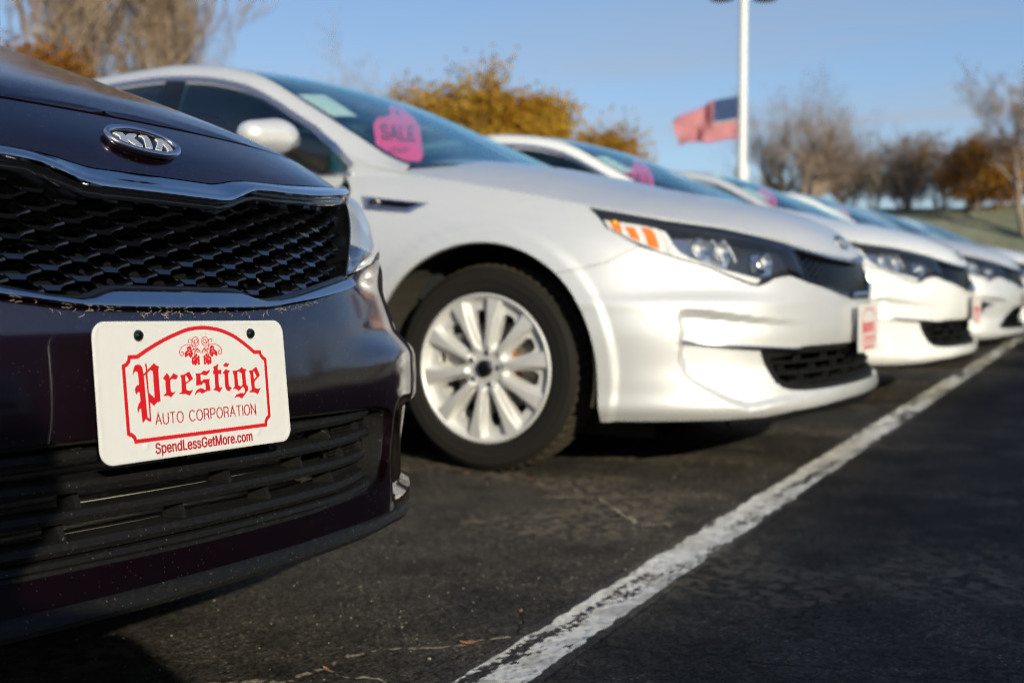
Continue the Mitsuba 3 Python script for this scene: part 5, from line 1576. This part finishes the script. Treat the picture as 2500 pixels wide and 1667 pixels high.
def glass_frame(cab, x, v):
    c = cab(np.array([[x, v]]))[0]
    du = cab(np.array([[x + .01, v], [x - .01, v]])); dv = cab(np.array([[x, v + .01], [x, v - .01]]))
    up = du[1] - du[0]; up /= np.linalg.norm(up)
    right = dv[0] - dv[1]; right -= up * (up @ right); right /= np.linalg.norm(right)
    n = np.cross(right, up)
    return c, right, up, n


def tag(root, to_world, c, size, turn):
    """pink price tag hanging from the rear view mirror, SALE printed on it"""
    c = np.array(c, float)
    a = math.radians(turn)
    n = np.array([math.cos(a), math.sin(a), .26])
    n /= np.linalg.norm(n)
    right = np.cross([0, 0, 1.0], n)
    right /= np.linalg.norm(right)
    up = np.cross(n, right)
    fr = lambda m, d: trimesh.Trimesh(c - n * d + m.vertices[:, :1] * right + m.vertices[:, 1:2] * up + m.vertices[:, 2:] * n, m.faces, process=False)
    s = size
    out_ = sg.Polygon([(-.5, -.46), (-.36, -.60), (.44, -.62), (.52, -.5), (.52, .16), (.40, .36), (.16, .56), (-.10, .58), (-.42, .30), (-.52, .14)])
    cut = sg.Point(.05, .46).buffer(.05)
    m = extrude(sa.scale(out_.buffer(.02).difference(cut), s, s, origin=(0, 0)), .0012)
    k = add(root, fr(m, .0), 'sale_pink', to_world=to_world)
    t = meshkit.text_mesh('SALE', .34 * s, .0006, True)
    w = t.vertices[:, 0].max() - t.vertices[:, 0].min()
    t.vertices[:, 0] = (t.vertices[:, 0] - t.vertices[:, 0].min() - w / 2) * (.80 * s / w)
    t.vertices[:, 1] += -.18 * s
    add(k + '__lettering', fr(t, -.0013), 'print_black', to_world=to_world)
    lines = unary_union([sg.box(-.20, -.38, .24, -.35), sg.box(-.26, -.46, .18, -.43)])
    add(k + '__small_print', fr(extrude(sa.scale(lines, s, s, origin=(0, 0)), .0006), -.0013), 'print_black', to_world=to_world)
    return k


for k, (y, lab) in enumerate([(WY, 'silvery white sedan'), (WY + DY_ROW, 'second sedan of the row'), (WY + 2 * DY_ROW, 'third sedan of the row'), (WY + 3 * DY_ROW, 'fourth sedan of the row')]):
    w = T().translate([0, y, 0])
    q = tag('sale_tag', w, (-2.85, .075, 1.232), .195, (-33, -30, -38, -28)[k])
    name_thing(q, f'bright pink SALE tag inside the windshield of the {lab}', 'sale tag', 'pink sale tags in the windshields')
    sh = [(-2.845, -.452), (-2.845, -.28), (-2.63, -.335), (-2.665, -.452)]
    m = on_glass(white_cabin, sh, w, .012)
    q = add('price_sheet', m, 'paper', to_world=w)
    name_thing(q, f'pale printed price sheet in the upper windshield corner of the {lab}', 'price sheet', 'price sheets in the windshields')


# leaves and grit on the asphalt
def leaf_mesh(L, Wd, curl, seed):
    rng = np.random.default_rng(seed)
    u = np.linspace(-1, 1, 13)
    w = Wd * (1 - u ** 2) ** .7 * (1 + .18 * np.sin(u * 9 + seed))
    rows = [np.stack([u * L, w * v, curl * (u ** 2 * L * .5 + .35 * Wd * v * v)], 1) for v in (-1, -.5, 0, .5, 1)]
    V = np.array(rows).reshape(-1, 3)
    I, J_ = np.meshgrid(np.arange(4), np.arange(12), indexing='ij')
    a = (I * 13 + J_).ravel()
    m = trimesh.Trimesh(V, np.vstack([np.stack([a, a + 1, a + 14], 1), np.stack([a, a + 14, a + 13], 1)]), process=False)
    m.apply_transform(trimesh.transformations.rotation_matrix(rng.uniform(0, 6.28), [0, 0, 1]))
    return m


scene['dry_leaf'] = principled((0.40, 0.16, 0.055), 0.8)
for k, (x, y, L, lab) in enumerate([(-1.020, 1.700, .016, 'curled orange brown leaf lying on the pale crack near the stripe'), (-1.150, 1.478, .009, 'small brown leaf scrap at the bend of the pale crack'),
                                    (-1.035, 1.913, .009, 'brown leaf scrap in the short crack left of the stripe'), (-1.70, 3.20, .012, 'brown leaf scrap on the asphalt before the front tyre of the silvery sedan'),
                                    (-1.93, 3.20, .014, 'orange leaf scrap caught at the foot of the near front tyre')]):
    m = leaf_mesh(L, L * .38, .5, k + 3)
    m.apply_translation((x, y, .004))
    q = add('fallen_leaf', m, 'dry_leaf', smooth=True)
    name_thing(q, lab, 'leaf')
rng = np.random.default_rng(9)
st = []
ico = trimesh.creation.icosphere(1, 1.0)
for k in range(420):
    x, y = -.99 - abs(rng.normal(0, .55)), rng.uniform(1.25, 4.4)
    q = ico.copy()
    q.vertices *= rng.uniform(.7, 1.2, (len(q.vertices), 1))
    q.apply_scale(rng.uniform(.0009, .0034 if rng.random() < .2 else .002) * np.array([1, rng.uniform(.6, 1.2), .6]))
    q.apply_translation((x, y, .001))
    st.append(q)
scene['grit'] = principled((0.30, 0.255, 0.20), 0.9)
add('loose_grit', cat(st), 'grit', label='fine pale grit scattered over the dark asphalt', category='grit', kind='stuff')

# ------------------------------------------------------------------ the photographer, crouching behind the lens
def bones(joints, links, refine=.02, smooth=6):
    parts = []
    for a, b in links:
        (p, r), (q, s) = joints[a], joints[b]
        parts.append(m3.Manifold.batch_hull([m3.Manifold.sphere(r, 18).translate(list(map(float, p))), m3.Manifold.sphere(s, 18).translate(list(map(float, q)))]))
    m = m3.Manifold.batch_boolean(parts, m3.OpType.Add).refine_to_length(refine).to_mesh()
    t = trimesh.Trimesh(m.vert_properties[:, :3], m.tri_verts, process=True)
    trimesh.smoothing.filter_taubin(t, iterations=smooth)
    return t


fwd = np.array([-math.sin(YAW), math.cos(YAW), 0]); rgt = np.array([math.cos(YAW), math.sin(YAW), 0])
W_ = lambda f, r, u: fwd * f + rgt * (r + .05) + np.array([0, 0, u])
J = {
    'pelvis': (W_(-.64, 0, .38), .135), 'hipL': (W_(-.64, -.10, .36), .105), 'hipR': (W_(-.64, .10, .36), .105), 'waist': (W_(-.58, 0, .52), .125), 'chest': (W_(-.49, 0, .68), .135),
    'neck': (W_(-.42, 0, .82), .060), 'shL': (W_(-.46, -.19, .755), .072), 'shR': (W_(-.46, .20, .760), .072),
    'elL': (W_(-.27, -.27, .52), .048), 'elR': (W_(-.30, .29, .56), .048), 'wrL': (W_(-.12, -.075, .55), .032), 'wrR': (W_(-.16, .115, .60), .032),
    'knL': (W_(-.28, -.16, .44), .070), 'knR': (W_(-.34, .20, .12), .070), 'anL': (W_(-.44, -.15, .085), .046), 'anR': (W_(-.74, .18, .10), .046),
    'toeL': (W_(-.24, -.16, .045), .042), 'heelL': (W_(-.50, -.15, .045), .042), 'toeR': (W_(-.66, .18, .042), .040), 'ballR': (W_(-.80, .18, .05), .042),
}
cloth_top = bones(J, [('waist', 'chest'), ('chest', 'shL'), ('chest', 'shR'), ('shL', 'shR'), ('shL', 'elL'), ('elL', 'wrL'), ('shR', 'elR'), ('elR', 'wrR'), ('chest', 'neck'), ('pelvis', 'waist')])
cloth_leg = bones(J, [('pelvis', 'hipL'), ('pelvis', 'hipR'), ('hipL', 'knL'), ('hipR', 'knR'), ('knL', 'anL'), ('knR', 'anR')])
shoes = bones(J, [('heelL', 'toeL'), ('anL', 'heelL'), ('toeR', 'ballR'), ('anR', 'ballR')], .015)
hc = W_(-.37, .0, .925)
face = [m3.Manifold.sphere(1, 32).scale([.078, .078, .105]).translate(list(map(float, hc))), m3.Manifold.sphere(1, 24).scale([.055, .055, .06]).translate(list(map(float, hc + fwd * .025 - [0, 0, .06])))]
head = m3.Manifold.batch_hull(face)
nose = m3.Manifold.batch_hull([m3.Manifold.sphere(.012, 12).translate(list(map(float, hc + fwd * .075 + [0, 0, .012]))), m3.Manifold.sphere(.016, 12).translate(list(map(float, hc + fwd * .092 - [0, 0, .026])))])
ears = [m3.Manifold.sphere(1, 14).scale([.02, .012, .032]).translate(list(map(float, hc + rgt * s * .078))) for s in (-1, 1)]
nk = m3.Manifold.batch_hull([m3.Manifold.sphere(.055, 18).translate(list(map(float, hc - fwd * .01 - [0, 0, .07]))), m3.Manifold.sphere(.055, 18).translate(list(map(float, J['neck'][0])))])
mm = m3.Manifold.batch_boolean([head, nose, nk, *ears], m3.OpType.Add).refine_to_length(.012).to_mesh()
head_m = trimesh.Trimesh(mm.vert_properties[:, :3], mm.tri_verts, process=True)
trimesh.smoothing.filter_taubin(head_m, iterations=5)
hands = []
for w, s in ((J['wrL'][0], -1), (J['wrR'][0], 1)):
    palm = w + fwd * .055 - rgt * s * .012
    pj = {'w': (w, .026), 'p': (palm, .026), 'q': (palm + np.array([0, 0, .03]), .018), 'r': (palm - np.array([0, 0, .03]), .018)}
    lk = [('w', 'p'), ('p', 'q'), ('p', 'r'), ('w', 'q'), ('w', 'r')]
    for i in range(4):
        b0 = palm + np.array([0, 0, .033 - .021 * i]) + fwd * .02
        L = (.036, .042, .040, .032)[i]
        b1 = b0 + fwd * L * .8 - rgt * s * L * .45
        b2 = b1 - rgt * s * L * .75 - fwd * L * .15
        pj |= {f'a{i}': (b0, .0095), f'b{i}': (b1, .0088), f'c{i}': (b2, .0078)}
        lk += [('p', f'a{i}'), (f'a{i}', f'b{i}'), (f'b{i}', f'c{i}')]
    t0 = palm + np.array([0, 0, .03]) - fwd * .03
    pj |= {'t0': (t0, .012), 't1': (t0 + np.array([0, 0, .012]) - rgt * s * .028, .0105), 't2': (t0 + np.array([0, 0, .006]) - rgt * s * .052 + fwd * .008, .009)}
    lk += [('w', 't0'), ('t0', 't1'), ('t1', 't2')]
    hands.append(bones(pj, lk, .006, 3))
scene['denim'] = principled((0.035, 0.045, 0.075), 0.9)
scene['jacket'] = principled((0.030, 0.030, 0.034), 0.85)
scene['skin'] = principled((0.48, 0.30, 0.22), 0.5)
scene['hair'] = principled((0.035, 0.022, 0.014), 0.6)
add('person__jacket', cloth_top, 'jacket', smooth=True)
add('person__jeans', cloth_leg, 'denim', smooth=True)
add('person__shoes', shoes, 'rubber', smooth=True)
add('person__head', head_m, 'skin', smooth=True)
hr = m3.Manifold.sphere(1, 36).scale([.088, .088, .112]).translate(list(map(float, hc + np.array([0, 0, .012]) - fwd * .010)))
cutp = m3.Manifold.cube([.5, .5, .5], True).translate([.25 + .030, 0, -.12]).rotate([0, 0, math.degrees(math.atan2(fwd[1], fwd[0]))]).translate(list(map(float, hc)))
hm = (hr - cutp).to_mesh()
add('person__hair', trimesh.Trimesh(hm.vert_properties[:, :3], hm.tri_verts, process=False), 'hair', smooth=40)
for h in hands:
    add('person__hand', h, 'skin', smooth=True)
name_thing('person', 'person crouching in dark jacket and jeans with a camera at the eye', 'person')


def cam_part(m):
    """camera frame (right, up, back) -> world, the lens opening at the viewpoint"""
    up_v = np.cross(rgt, view_dir)
    v = m.vertices
    return trimesh.Trimesh(np.array([0, 0, CAM_H]) + v[:, :1] * rgt + v[:, 1:2] * up_v - v[:, 2:] * view_dir, m.faces, process=False)


barrel = lathe([(.030, .004), (.036, .004), (.036, .05), (.034, .052), (.038, .056), (.038, .095), (.033, .10), (.0, .10)], 40)
if barrel.volume < 0:
    barrel.invert()
add('photo_camera__lens_barrel', cam_part(barrel), 'gloss_black', smooth=35)
add('photo_camera__camera_body', cam_part(cat([box(0, 0, .125, .135, .095, .05), box(0, .058, .125, .05, .03, .045), box(.055, -.005, .105, .028, .085, .03)])), 'dash_plastic')
name_thing('photo_camera', 'black photo camera held in the hands of the crouching person', 'camera')
